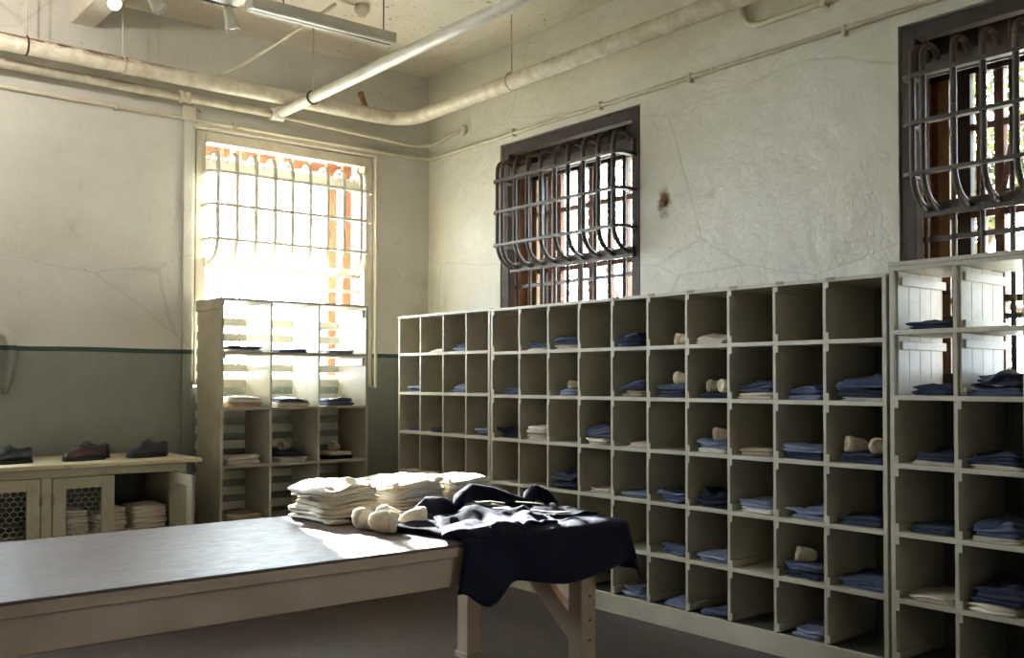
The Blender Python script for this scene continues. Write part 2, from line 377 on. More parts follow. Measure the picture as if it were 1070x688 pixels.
# ceiling beam, pilaster strip, window casing
tag(bx(2.08, 2.265, YB, YW, 4.345, ZC).build('trim_1', 'ceiling', bevel=0.01), kind='structure')
tag(bx(2.965, 3.045, YW - 0.03, YW, 0, 3.9).build('trim_2', 'wall_back', bevel=0.004), kind='structure')
tag(bx(3.045, 4.80, YW - 0.02, YW, HEAD + 0.005, HEAD + 0.05).build('trim_3', 'conduit', bevel=0.004), kind='structure')
tag(bx(4.79, 4.815, YW - 0.02, YW, SILL - 0.01, HEAD + 0.05).build('trim_4', 'conduit', bevel=0.004), kind='structure')

# ------------------------------------------------------------------ windows
def quadbox(f, u0, u1, d0, d1, z0, z1, m=None):
    m = m or MB(); p, q = f(u0, d0, z0), f(u1, d1, z1)
    return m.box(p[0], q[0], p[1], q[1], p[2], q[2])
def window(n, w, f, fm, sm, gm, bars, tilt=False):
    u0, u1 = w
    root = thing('window_%d' % n, f((u0 + u1) / 2, 0.02, SILL), None, None); root['kind'] = 'structure'
    e = 0.012; fw = 0.10
    for a, b, c, d in ((u0 + e, u0 + fw, SILL + e, HEAD - e), (u1 - fw, u1 - e, SILL + e, HEAD - e)):
        quadbox(f, a, b, 0.01, 0.09, c, d).build('window_frame', fm, root, bevel=0.004)
    for c, d in ((SILL + e, SILL + fw), (HEAD - fw, HEAD - e)):
        quadbox(f, u0 + fw, u1 - fw, 0.01, 0.09, c, d).build('window_frame', fm, root, bevel=0.004)
    # lining of the reveal
    for a, b in ((u0 + e, u0 + 0.05), (u1 - 0.05, u1 - e)):
        quadbox(f, a, b, 0.09, 0.40, SILL + e, HEAD - e).build('window_reveal', 'reveal_cream' if fm == 'frame_dark' else 'frame_white', root)
    quadbox(f, u0 + e, u1 - e, 0.09, 0.40, SILL + e, SILL + 0.05).build('window_sill', fm, root)
    # straight grille bars behind the cage
    for i in range(bars):
        u = u0 + 0.112 + (u1 - u0 - 0.224) * i / (bars - 1)
        MB().tube([f(u, 0.11, SILL + 0.05), f(u, 0.11, HEAD - 0.02)], 0.0125 if f is fb else 0.016, 8).build('window_bar', 'cage_white_and_glare' if gm == 'cage_white_and_glare' else 'cage_dark', root)
    for z in (1.95, 2.42):
        quadbox(f, u0 + 0.05, u1 - 0.05, 0.104, 0.116, z, z + 0.03).build('window_rail', gm, root)
    # steel sash with its panes
    d0 = 0.29
    cols = [u0 + 0.05, u0 + 0.05 + (u1 - u0 - 0.1) * 0.25, u0 + 0.05 + (u1 - u0 - 0.1) * 0.5, u0 + 0.05 + (u1 - u0 - 0.1) * 0.75, u1 - 0.05]
    if f is fb: cols[1:] = [3.52, 3.98, 4.51, 4.665]
    if f is fr:
        for u, hw, m_ in ((u1 - 0.13, 0.035, 'reveal_cream'), (u1 - 0.25, 0.04, fm), (u1 - 0.345, 0.022, sm), (u0 + 0.62, 0.016, sm), (u0 + 0.22, 0.05, fm), (u0 + 0.98, 0.016, sm)):
            quadbox(f, u - hw, u + hw, d0 - 0.012, d0 + 0.04, SILL + 0.05, 3.40).build('casement_bar', m_, root, bevel=0.002)
    rows = [SILL + 0.05, 2.08, 2.58, 3.09, 3.60, HEAD - 0.02]
    for i, u in enumerate(cols):
        h = 0.045 if f is fb and i > 2 else (0.028 if 0 < i < 4 else 0.05)
        quadbox(f, u - h, u + h, d0, d0 + 0.05, rows[0], rows[-1]).build('sash_stile', 'cage_white_and_glare' if f is fb and i < 3 else sm, root, bevel=0.003)  # left stiles whitened, the window glare put into their colour
    for j, z in enumerate(rows):
        h = 0.045 if j == 4 else 0.02
        if f is fr and j == 4: quadbox(f, cols[0], cols[-1], d0 - 0.02, d0 + 0.05, 3.40, HEAD - 0.02).build('head_shade', fm, root); continue  # dark panel added to stand for the shade under the window head
        quadbox(f, cols[0], cols[-1], d0 + 0.003, d0 + 0.047, z - h, z + h).build('sash_rail', 'cage_white_and_glare' if f is fb and j != 4 else sm, root)  # white rails carry the same glare in their colour
    for i in range(4):
        for j in range(5):
            if tilt and i in (1, 2) and j in (2,): continue
            quadbox(f, cols[i] + 0.028, cols[i + 1] - 0.028, d0 + 0.02, d0 + 0.024, rows[j] + 0.02, rows[j + 1] - 0.02).build('window_pane', 'glass', root)
    if tilt:                                    # the middle vent hangs open, tipped into the room
        a, b, z0, z1 = cols[1] + 0.04, cols[3] - 0.04, 2.66, 3.10
        zc, dc = (z0 + z1) / 2, d0 + 0.02
        def g(u, s, o):                         # s along the tipped height, o across its thickness
            t = radians(24); return f(u, dc + s * sin(t) * 1.0 + o * cos(t), zc + s * cos(t) - o * sin(t))
        vs = MB()
        def bar(ua, ub, sa, sb):
            pts = [g(ua, sa, -0.02), g(ub, sa, -0.02), g(ub, sb, -0.02), g(ua, sb, -0.02), g(ua, sa, 0.02), g(ub, sa, 0.02), g(ub, sb, 0.02), g(ua, sb, 0.02)]
            return MB().add(pts, [(0, 1, 2, 3), (7, 6, 5, 4), (0, 4, 5, 1), (1, 5, 6, 2), (2, 6, 7, 3), (3, 7, 4, 0)])
        hh = 0.26
        for ua, ub, sa, sb in ((a, a + 0.04, -hh, hh), (b - 0.04, b, -hh, hh), ((a + b) / 2 - 0.02, (a + b) / 2 + 0.02, -hh, hh), (a, b, -hh, -hh + 0.04), (a, b, hh - 0.04, hh)):
            bar(ua, ub, sa, sb).build('tilted_vent', sm, root)
    return root

def cage(w, f, mat, label):
    u0, u1 = w
    D = 0.18; zb = 2.56
    root = thing('window_cage', f((u0 + u1) / 2, 0.0, zb), label, 'window cage')
    us = [u1 - 0.185] + [u1 - 0.25 - 0.168 * i for i in range(9)]
    for i, u in enumerate(us):
        dz = 0.004 * math.sin(i * 2.3)
        prof = [(0.0, 3.44)] + [(-0.09 + 0.09 * cos(t), 3.42 + 0.08 * sin(t)) for t in [pi * k / 12 for k in range(2, 13)]]
        prof[-1] = (-D, 3.40)
        prof += [(-D, 3.1), (-D, 2.90)]
        prof += [(-D * cos(t), 2.79 - 0.20 * sin(t)) for t in [pi / 2 * k / 9 for k in range(0, 9)]] + [(-0.004, 2.587)]
        MB().tube([f(u + dz, d, z) for d, z in prof], 0.0185, 10).build('cage_bar', mat, root)
    # flat rails that turn back into the wall at both ends
    a, b = us[-1] - 0.05, us[0] + 0.05
    for z in (3.325, 3.055, 2.77):
        R = 0.05
        pts = [f(a + 0.012, -0.0, z)] + [f(a + R - R * cos(t), -D + R - R * sin(t), z) for t in [pi / 2 * k / 5 for k in range(0, 6)]]
        pts += [f(a + (b - a) * k / 6, -D, z) for k in range(1, 6)]
        pts += [f(b - R + R * cos(t), -D + R - R * sin(t), z) for t in [pi / 2 - pi / 2 * k / 5 for k in range(0, 6)]] + [f(b - 0.012, 0.0, z)]
        MB().sweep(pts, flat(0.05, 0.022), smooth=False).build('cage_rail', mat, root)
    # the plates the bars return to
    quadbox(f, a + 0.01, b - 0.01, -0.012, 0.0095, zb - 0.01, zb + 0.07).build('cage_plate', mat, root, bevel=0.003)
    quadbox(f, a + 0.01, b - 0.01, -0.012, 0.0095, 3.35, 3.46).build('cage_plate', mat, root, bevel=0.003)
    return root

window(1, W1, fb, 'frame_white', 'rust_orange', 'cage_white_and_glare', 10)
window(2, W2, fr, 'frame_dark', 'rust_dark', 'cage_dark', 10)
window(3, W3, fr, 'frame_dark', 'rust_dark', 'cage_dark', 10, tilt=True)
cage(W1, fb, 'cage_white_and_glare', 'white painted bulging bar cage over the bright window of the left wall')
cage(W2, fr, 'cage_dark', 'dark brown bulging bar cage over the middle window')
cage(W3, fr, 'cage_dark', 'dark brown bulging bar cage over the window at the right edge')
for n, w, f in ((4, W0, fb), (5, WB, fr)):      # seen only from other positions; the right-wall one is added for fill
    root = thing('window_%d' % n, f((w[0] + w[1]) / 2, 0.02, SILL), None, None); root['kind'] = 'structure'
    for a, b, c, d in ((w[0] + .012, w[0] + .1, SILL + .012, HEAD - .012), (w[1] - .1, w[1] - .012, SILL + .012, HEAD - .012), (w[0] + .1, w[1] - .1, SILL + .012, SILL + .1), (w[0] + .1, w[1] - .1, HEAD - .1, HEAD - .012), ((w[0] + w[1]) / 2 - .03, (w[0] + w[1]) / 2 + .03, SILL + .1, HEAD - .1)):
        quadbox(f, a, b, 0.2, 0.26, c, d).build('window_frame', 'frame_white', root)
    quadbox(f, w[0] + .1, w[1] - .1, 0.228, 0.232, SILL + .1, HEAD - .1).build('window_pane', 'glass', root)

# ------------------------------------------------------------------ cloth goods
def nz(x, y, z): return noise.noise(Vector((x, y, z)))
def garment_mesh(w, d, h, layers, seed, mess=0.0, round_=0.24, fold=False):
    """a folded garment: w along local x (the open, layered front edge), d deep, h high"""
    m = MB(); P = 56; rings = []
    S = seed * 13.7
    def per(j, inset):
        t = 2 * pi * j / P; e = round_
        c, s = cos(t), sin(t)
        x = (abs(c) ** e) * (1 if c >= 0 else -1); y = (abs(s) ** e) * (1 if s >= 0 else -1)
        return x * (w / 2 - inset), y * (d / 2 - inset)
    def ring(inset, z, k, wz):
        out = []
        for j in range(P):
            x, y = per(j, inset)
            if fold and x < -0.30 * w:
                q = min(1.0, z / h); x, y = per(j, 0.012 + 0.6 * h * (1 - math.sqrt(max(0.0, 1 - (2 * q - 1) ** 2))))
            lx = 0.012 * nz(S, k * 3.1, 1) + mess * 0.05 * nz(x * 6 + S, y * 6, k * 0.7)
            ly = 0.012 * nz(S, k * 3.1, 5) + mess * 0.05 * nz(x * 6 + S, y * 6 + 9, k * 0.7)
            zz = z + wz * (0.32 * h * nz(x * 5 + S, y * 5, 2) + mess * h * 0.55 * nz(x * 9 + S, y * 9, 7))
            out.append((max(-w / 2, min(w / 2, x + lx)), y + ly, max(zz, 0.0005)))
        return out
    rings.append(ring(0.02, 0.0005, 0, 0))
    for l in range(layers):
        z0 = h * l / layers; dz = h / layers
        off = 0.012 * nz(S + l * 5.3, 1.7, 0.3)
        for q, i_ in ((0.10, 0.015), (0.35, 0.002), (0.65, 0.0), (0.92, 0.014)):
            rings.append(ring(i_ + off * 0.6 + 0.012, z0 + dz * q, l, (z0 + dz * q) / h))
    for inset, zz in ((0.02, 1.0), (0.035, 1.02), (0.06, 1.03)):
        rings.append(ring(inset + 0.012, h * zz, layers, 1))
    top_in = 0.072
    for q in (0.75, 0.5, 0.25, 0.06):
        r = []
        for j in range(P):
            x, y = per(j, top_in); x *= q; y *= q
            wr = 0.10 * h * nz(x * 12 + S, y * 12, 3) + mess * 0.010 * abs(nz(x * 17 + y * 9 + S, y * 14 - x * 6, 2.2)) + mess * h * (0.6 * nz(x * 9 + S, y * 9, 7) + 0.35 * nz(x * 22 + S, y * 22, 11))
            z = h * (1.03 + 0.04 * (1 - q)) + 0.32 * h * nz(x * 5 + S, y * 5, 2) + wr
            r.append((x, y, max(z, h * 0.2)))
        rings.append(r)
    vs = [v for r in rings for v in r]
    fs = [(i * P + j, i * P + (j + 1) % P, (i + 1) * P + (j + 1) % P, (i + 1) * P + j) for i in range(len(rings) - 1) for j in range(P)]
    fs += [tuple(range(P - 1, -1, -1)), tuple(range((len(rings) - 1) * P, len(rings) * P))]
    m.add(vs, fs, True)
    return m
SEED = [0]
def garment(name, cat, loc, w, d, h, mat, label, rot=0.0, layers=3, mess=0.0, group=None, tilt=(0, 0), fold=False):
    SEED[0] += 1
    ob = garment_mesh(w, d, h, layers, SEED[0], mess, fold=fold).build(name, mat, origin=(0, 0, 0))
    ob.location = loc; ob.rotation_euler = (tilt[0], tilt[1], rot)
    return tag(ob, label, cat, group)

def sock_roll(loc, r, axis, mat, label, group=None, seed=0):
    """a balled pair of socks: bulging body with the turned-back cuff and its opening"""
    root = thing('sock_roll', loc, label, 'socks', group)
    o = Vector(loc) + Vector((0, 0, r * 0.95))
    ax = Vector(axis).normalized()
    def lump(m, amp):
        m.v = [tuple(Vector(v) + (Vector(v) - o).normalized() * amp * 1.5 * r * (nz(v[0] * 16 + seed, v[1] * 16, v[2] * 16) + 0.5 * nz(v[0] * 40 + seed, v[1] * 40, v[2] * 40))) for v in m.v]
        m.v = [(v[0], v[1], max(v[2], loc[2] + 0.001)) for v in m.v]
        return m
    body = MB().lathe([(0, -1.7 * r), (0.32 * r, -1.66 * r), (0.62 * r, -1.4 * r), (0.86 * r, -0.85 * r), (0.98 * r, -0.1 * r), (0.95 * r, 0.3 * r), (0.8 * r, 0.55 * r), (0.5 * r, 0.62 * r), (0, 0.62 * r)], o, ax, 22)
    lump(body, 0.16).build('sock_body', mat, root)
    cuff = MB().lathe([(0.93 * r, 0.12 * r), (1.03 * r, 0.2 * r), (1.06 * r, 0.5 * r), (0.98 * r, 0.85 * r), (0.86 * r, 1.0 * r), (0.72 * r, 0.96 * r), (0.6 * r, 0.8 * r), (0.5 * r, 0.6 * r)], o, ax, 22)
    cuff.f = cuff.f[:-2] + [cuff.f[-1]]; cuff.sm = cuff.sm[:-1]
    lump(cuff, 0.14).build('sock_cuff', mat, root)
    return root

# ------------------------------------------------------------------ cubby units on the right wall
ORD = ['first', 'second', 'third', 'fourth', 'fifth', 'sixth', 'seventh', 'eighth', 'ninth', 'tenth']
ROWN = ['top row', 'second row', 'third row', 'fourth row', 'fifth row', 'bottom row']
XBK = 5.365                                        # back of those units
TH = 0.026                                         # board thickness
def cubby_unit(name, label, ys, zs, zbase, ztop, cleats, hide=lambda r, k: False, back=True, open_rows=0, peg='shelf_paint'):
    """ys: divider centres from the far end to the near end, zs: shelf centres from the top down"""
    y0, y1 = ys[0], ys[-1]
    root = thing(name, (XF + 0.25, (y0 + y1) / 2, 0), label, 'cubby shelf')
    t = 0.0105
    for k, y in enumerate(ys):
        end = k in (0, len(ys) - 1)
        h = 0.013 if end else t
        nm = 'side_panel' if end else 'divider'
        dv = bx(XF + 0.008 - (0.006 if end else 0), XBK, y - h, y + h, 0.0 if end else zbase, ztop - 0.02).build(nm, 'shelf_paint', root, bevel=0.002)
        if cleats and k < len(ys) - 1:
            edges = [ztop] + list(zs) + [zbase]
            for r in range(len(edges) - 1):
                if hide(r, k): continue
                for zc, up in ((edges[r] - TH / 2 - 0.02, 0), (edges[r + 1] + TH / 2 + 0.02, 1)):
                    bx(XF + 0.001, XF + 0.30, y - h - 0.021, y - h, zc - 0.021, zc + 0.021).build('cleat', peg, dv)
    for z in zs:
        bx(XF, XBK, y0 - 0.004, y1 + 0.004, z - TH / 2, z + TH / 2).build('shelf', 'shelf_paint', root, bevel=0.002)
    bx(XF - 0.006, XBK + 0.01, y0 + 0.016, y1 - 0.016, ztop - 0.022, ztop).build('top_board', 'shelf_paint', root, bevel=0.002)
    bx(XF + 0.001, XF + 0.022, y0 - 0.013, y1 + 0.013, 0.0, zbase).build('base_board', 'shelf_paint', root, bevel=0.002)
    bx(XF + 0.022, XBK, y0 - 0.013, y1 + 0.013, zbase - 0.02, zbase).build('bottom_board', 'cubby_inside_shade', root)
    if back:
        zt = ztop - 0.022 if not open_rows else zs[open_rows - 1]
        bx(XBK, XBK + 0.012, y0, y1, zbase, zt).build('back_panel', 'cubby_inside_shade', root)
    return root

Wb = 0.3379
LY = [6.2246 - Wb * k for k in range(10)] + [2.815]
LZ = [2.1726 - 0.3433 * r - 0.003 for r in range(1, 6)]
LBASE, LTOP = 0.131, 2.183
hid = lambda r, k: (r >= 3 and k <= 2) or (r >= 4 and k <= 3)
cubby_unit('cubby_unit', 'long cream cubby shelf of ten columns and six rows along the right wall', LY, LZ, LBASE, LTOP, True, hid)
lu = [o for o in C.objects if o.name == 'cubby_unit'][0]
for k in range(4, 10):
    yc = LY[k] - 0.05
    bx(XF - 0.009, XF - 0.004, yc - 0.028, yc + 0.028, LTOP - 0.016, LTOP + 0.003).build('top_rust_chip', 'hinge', lu)  # added brown pieces standing for rust chips on the top board
SY = [7.597, 7.262, 6.912, 6.58, 6.262]
SZ = [LTOP + 0.006 - 0.3485 * r for r in range(1, 6)]
cubby_unit('cubby_unit', 'narrow four column cubby shelf in the corner beside the long one', SY, SZ, LBASE, LTOP + 0.008, False)
OY = [2.772, 2.432, 2.092, 1.752]
OZ = [1.862, 1.518, 1.158, 0.80, 0.452]
OT = 2.212
ou = cubby_unit('cubby_unit', 'open backed cubby shelf at the right edge of the photo under the window', OY, OZ, 0.128, OT, True, lambda r, k: r < 2, True, 2)
bx(XF - 0.012, XBK + 0.012, 2.786, 1.74, OT, OT + 0.024).build('top_board', 'shelf_paint', ou, bevel=0.003)
for y in OY[:3]:                                    # planked sides of the two open rows, with their battens
    for a, b in ((1.876, 2.19), (1.532, 1.848)):
        for k in range(4):
            x0 = XF + 0.03 + 0.115 * k
            bx(x0, x0 + 0.1135, y - 0.0205, y - 0.0107, a, b - 0.004 * (k % 2)).build('plank', 'white_paint', ou, bevel=0.002)
        bx(XF + 0.05, XBK, y - 0.036, y - 0.0205, b - 0.075, b - 0.03).build('batten', 'white_paint', ou, bevel=0.002)
        if y != OY[0]: bx(XF + 0.05, XBK, y - 0.036, y - 0.0205, a, a + 0.04).build('batten', 'white_paint', ou, bevel=0.002)

def in_cubby(unit, ys, zfloor, r, k, items, where):
    """items: (kind, mat, w, h, mess, xoff, yoff); cloth lies on the shelf, one on top of the other"""
    yc = (ys[k] + ys[k + 1]) / 2; wid = abs(ys[k] - ys[k + 1])
    z = zfloor
    socks = 0
    for it in items:
        kind = it[0]
        if kind == 'socks':
            yo = it[3] if len(it) > 3 else 0.0
            mat, rr = it[1], it[2]
            axx = (-0.5, 0.86, 0.1) if len(it) < 5 else it[4]
            extra = it[5] if len(it) > 5 else ''
            col = 'tan' if 'tan' in mat else 'cream'
            sock_roll((XF + 0.085, yc + yo + 0.025, z - 0.004), rr, axx, mat, '%s rolled socks %sin %s' % (col, extra, where), group='rolled socks in the ' + unit, seed=r * 7.1 + k * 3.3 + yo * 50)
            continue
        mat, wf, h, mess = it[1:5]; h *= 0.88; mess = mess * 1.25 + 0.25; wf = min(1.0, wf * 1.08)
        xo = it[5] if len(it) > 5 else 0.0; yo = it[6] if len(it) > 6 else 0.0
        txt = it[7] if len(it) > 7 else 'folded'
        colour = {'blue': 'blue', 'light_blue': 'pale blue', 'dark_blue': 'dark blue', 'navy': 'near black navy', 'cream': 'cream', 'white': 'white', 'tan': 'tan'}[mat]
        dep = 0.36
        w = (wid - 0.062) * wf
        nm, cat = ('folded_shirt', 'shirt')
        # local x of the garment runs along the wall (world y)
        garment(nm, cat, (XF + 0.03 + dep / 2 + xo, yc - 0.008 + yo, z + 0.001), w, dep, h, mat, '%s %s shirt in %s' % (txt, colour, where), group='shirts in the ' + unit, rot=pi / 2, layers=2 if h < 0.045 else 3, mess=mess)
        z += h * (1.08 + 0.1 * mess)

def fill(ys, zs, zbase, table, unitname):
    for (r, k), items in table.items():
        zf = (zs[r] + TH / 2) if r < len(zs) else zbase
        in_cubby(unitname, ys, zf, r, k, items, '%s, %s, %s cubby' % (unitname, ROWN[r], ORD[k]))
G = 'g'
fill(LY, LZ, LBASE, {
    (0, 1): [(G, 'white', 0.9, 0.02, 0.3, -0.015), (G, 'blue', 0.85, 0.045, 0.5, 0, -0.01)],
    (0, 2): [(G, 'cream', 0.95, 0.03, 0.4, -0.02), (G, 'blue', 1.0, 0.06, 0.8, -0.02)],
    (0, 4): [(G, 'dark_blue', 1.0, 0.07, 1.0, -0.055, 0, 'rumpled')],
    (0, 5): [('socks', 'sock', 0.042, -0.09)],
    (0, 6): [(G, 'cream', 1.0, 0.05, 0.8, -0.02, 0, 'crumpled')],
    (1, 0): [(G, 'blue', 0.8, 0.055, 0.8, 0, -0.03)],
    (1, 2): [(G, 'light_blue', 0.95, 0.045, 0.6, -0.01), ('socks', 'tan_sock', 0.036, -0.06)],
    (1, 4): [(G, 'tan', 0.7, 0.05, 0.6, 0, 0.02), (G, 'blue', 0.85, 0.06, 1.0, -0.03, 0, 'rumpled')],
    (1, 5): [(G, 'dark_blue', 1.0, 0.05, 0.4, -0.02), (G, 'blue', 0.97, 0.04, 0.4, -0.01), ('socks', 'sock', 0.04, -0.08)],
    (1, 6): [(G, 'dark_blue', 0.95, 0.04, 0.3), ('socks', 'tan_sock', 0.042, -0.02, (-0.5, 0.86, 0.1), 'on the left '), ('socks', 'sock', 0.042, -0.115, (-0.8, 0.3, 0.1), 'on the right ')],
    (1, 7): [(G, 'cream', 1.0, 0.045, 0.4, -0.015), (G, 'blue', 0.96, 0.055, 0.5, -0.01)],
    (1, 8): [(G, 'light_blue', 0.95, 0.035, 0.5), (G, 'blue', 0.85, 0.05, 0.9, -0.01, -0.015, 'rumpled')],
    (1, 9): [(G, 'white', 0.9, 0.02, 0.3, 0, -0.02), (G, 'dark_blue', 1.0, 0.05, 0.6, -0.01), (G, 'blue', 0.85, 0.055, 0.9, 0, -0.01, 'rumpled')],
    (2, 0): [(G, 'navy', 1.0, 0.08, 0.8, 0, 0, 'rumpled')],
    (2, 1): [(G, 'cream', 1.0, 0.05, 0.6, -0.02), (G, 'white', 0.85, 0.05, 0.9, -0.01, -0.01, 'crumpled')],
    (2, 3): [(G, 'cream', 1.0, 0.05, 0.8, -0.03, 0, 'crumpled'), (G, 'blue', 1.0, 0.07, 0.5, -0.01)],
    (2, 4): [(G, 'cream', 0.75, 0.035, 0.5, -0.01, -0.03)],
    (2, 6): [(G, 'white', 1.0, 0.03, 0.3, -0.01), (G, 'light_blue', 0.97, 0.05, 0.5, -0.01), ('socks', 'tan_sock', 0.042, -0.07)],
    (2, 7): [(G, 'tan', 1.0, 0.045, 0.3, -0.01)],
    (2, 8): [(G, 'dark_blue', 1.0, 0.04, 0.3, -0.02), (G, 'light_blue', 0.97, 0.04, 0.6, -0.02)],
    (2, 9): [(G, 'dark_blue', 1.0, 0.06, 0.3, -0.01), ('socks', 'tan_sock', 0.045, 0.02, (-0.7, 0.7, 0.1), 'on the left '), ('socks', 'tan_sock', 0.042, -0.11, (-0.6, -0.7, 0.1), 'on the right ')],
    (3, 2): [(G, 'navy', 1.0, 0.06, 0.8, -0.03, 0, 'bulging'), (G, 'dark_blue', 0.9, 0.05, 0.9, -0.02, 0, 'rumpled')],
    (3, 3): [(G, 'cream', 1.0, 0.03, 0.4)],
    (3, 4): [(G, 'light_blue', 0.9, 0.035, 0.6, 0, -0.02)],
    (3, 5): [(G, 'blue', 0.9, 0.06, 0.9, -0.01, -0.01, 'rumpled')],
    (3, 6): [(G, 'navy', 1.0, 0.09, 0.9, 0, 0, 'rumpled')],
    (3, 7): [(G, 'white', 0.95, 0.03, 0.4, -0.01), (G, 'light_blue', 0.95, 0.05, 0.9, -0.02, 0, 'rumpled')],
    (3, 8): [(G, 'light_blue', 0.9, 0.055, 0.7, 0, -0.01)],
    (3, 9): [(G, 'dark_blue', 0.95, 0.05, 0.4)],
    (4, 5): [(G, 'blue', 0.9, 0.06, 0.5, 0, -0.01)],
    (4, 6): [(G, 'light_blue', 1.0, 0.05, 0.4, -0.01)],
    (4, 8): [(G, 'dark_blue', 1.0, 0.045, 0.4, -0.02), (G, 'blue', 0.97, 0.045, 0.6, -0.02), ('socks', 'tan_sock', 0.045, 0.0)],
    (4, 9): [(G, 'blue', 0.95, 0.06, 0.3)],
    (5, 4): [(G, 'light_blue', 0.8, 0.06, 1.0, 0, 0, 'rumpled')],
    (5, 5): [(G, 'light_blue', 0.8, 0.04, 0.8, 0, -0.03)],
    (5, 6): [(G, 'blue', 0.8, 0.04, 0.7, 0, -0.03)],
    (5, 8): [(G, 'light_blue', 0.95, 0.045, 0.6)],
}, 'long cubby shelf')
fill(SY, SZ, LBASE, {
    (0, 1): [(G, 'white', 0.8, 0.03, 0.4, 0, -0.02)],
    (0, 2): [(G, 'light_blue', 0.95, 0.035, 0.5), (G, 'blue', 0.75, 0.035, 0.7, 0, -0.03)],
    (1, 0): [(G, 'light_blue', 0.85, 0.045, 1.0, -0.01, -0.02, 'rumpled')],
    (1, 2): [(G, 'light_blue', 0.85, 0.06, 1.0, 0, -0.02, 'rumpled')],
    (2, 0): [(G, 'blue', 0.8, 0.03, 0.5)],
    (2, 1): [(G, 'dark_blue', 0.9, 0.04, 0.5)],
    (2, 3): [(G, 'light_blue', 0.85, 0.055, 0.8, 0, -0.02, 'rumpled')],
}, 'narrow corner cubby shelf')
fill(OY, OZ, 0.128, {
    (0, 0): [(G, 'dark_blue', 1.0, 0.045, 0.4, -0.01)],
    (1, 0): [(G, 'dark_blue', 0.9, 0.05, 0.9, 0, -0.02, 'rumpled')],
    (1, 1): [(G, 'blue', 0.98, 0.05, 0.6, 0, 0), (G, 'dark_blue', 0.8, 0.06, 1.0, 0, 0, 'rumpled')],
    (2, 0): [(G, 'cream', 0.85, 0.02, 0.2, -0.01, -0.03), (G, 'dark_blue', 0.85, 0.045, 0.4, 0, -0.03)],
    (2, 1): [(G, 'cream', 0.95, 0.025, 0.3, -0.02), (G, 'dark_blue', 0.95, 0.055, 0.5, -0.01)],
    (3, 0): [(G, 'dark_blue', 0.95, 0.045, 0.5)],
    (3, 1): [(G, 'cream', 1.0, 0.025, 0.3, -0.02), (G, 'blue', 1.0, 0.07, 0.7, -0.01)],
    (4, 0): [(G, 'cream', 1.0, 0.028, 0.6, -0.015)],
    (4, 1): [(G, 'cream', 1.0, 0.045, 0.7, -0.03), (G, 'dark_blue', 1.0, 0.08, 0.6, -0.01)],
}, 'open backed cubby shelf')

# ------------------------------------------------------------------ slatted cubby unit under the bright window
def slatted_unit():
    x = [3.085, 3.50, 3.93, 4.385]; yf, yb = 7.382, 7.865; zt = 2.235
    zs = [1.822, 1.38, 0.925]
    root = thing('slatted_cubby_unit', ((x[0] + x[3]) / 2, 7.62, 0), 'white cubby shelf with slatted back under the bright window', 'cubby shelf')
    for k in (0, 3):
        bx(x[k] - 0.012, x[k] + 0.012, yf, yb, 0, zt).build('side_panel', 'shelf_paint', root, bevel=0.002)
    for k in (1, 2):
        bx(x[k] - 0.009, x[k] + 0.009, yf + 0.006, yb, 0.1, zt).build('divider', 'white_paint', root, bevel=0.002)
    for z in zs:
        bx(x[0], x[3], yf - 0.002, yb, z - 0.011, z + 0.011).build('shelf', 'shelf_paint', root, bevel=0.002)
    bx(x[0], x[3], yf + 0.01, yb, 0.08, 0.1).build('shelf', 'shelf_paint', root)
    bx(x[0], x[3], yf, yf + 0.02, 0.0, 0.08).build('base_board', 'shelf_paint', root)
    bx(x[0] - 0.02, x[3] + 0.015, yf - 0.004, yb + 0.004, zt, zt + 0.02).build('top_board', 'shelf_paint', root, bevel=0.002)
    bx(x[0] - 0.028, x[0] - 0.012, yf - 0.004, yb + 0.004, zt - 0.07, zt + 0.02).build('top_cleat', 'shelf_paint', root, bevel=0.002)
    # slats with open gaps between them
    z = 0.14
    while z < zt - 0.05:
        bx(x[0] - 0.014, x[3] + 0.01, yb, yb + 0.02, z, z + 0.068).build('slat', 'white_paint', root, bevel=0.002)
        z += 0.128
    for z in (zt - 0.02, 1.80):
        bx(x[3] - 0.03, x[3] - 0.012, yf + 0.03, yb, z - 0.065, z - 0.0).build('batten', 'white_paint', root, bevel=0.002)
    for k in (0, 1, 2):
        for z in (zs if k == 0 else []):
            bx(x[k] + 0.012, x[k] + 0.03, yf + 0.01, yf + 0.3, z - 0.05, z - 0.011).build('cleat', 'shelf_paint', root)
    return x, zs, yf
sx, sz_, syf = slatted_unit()
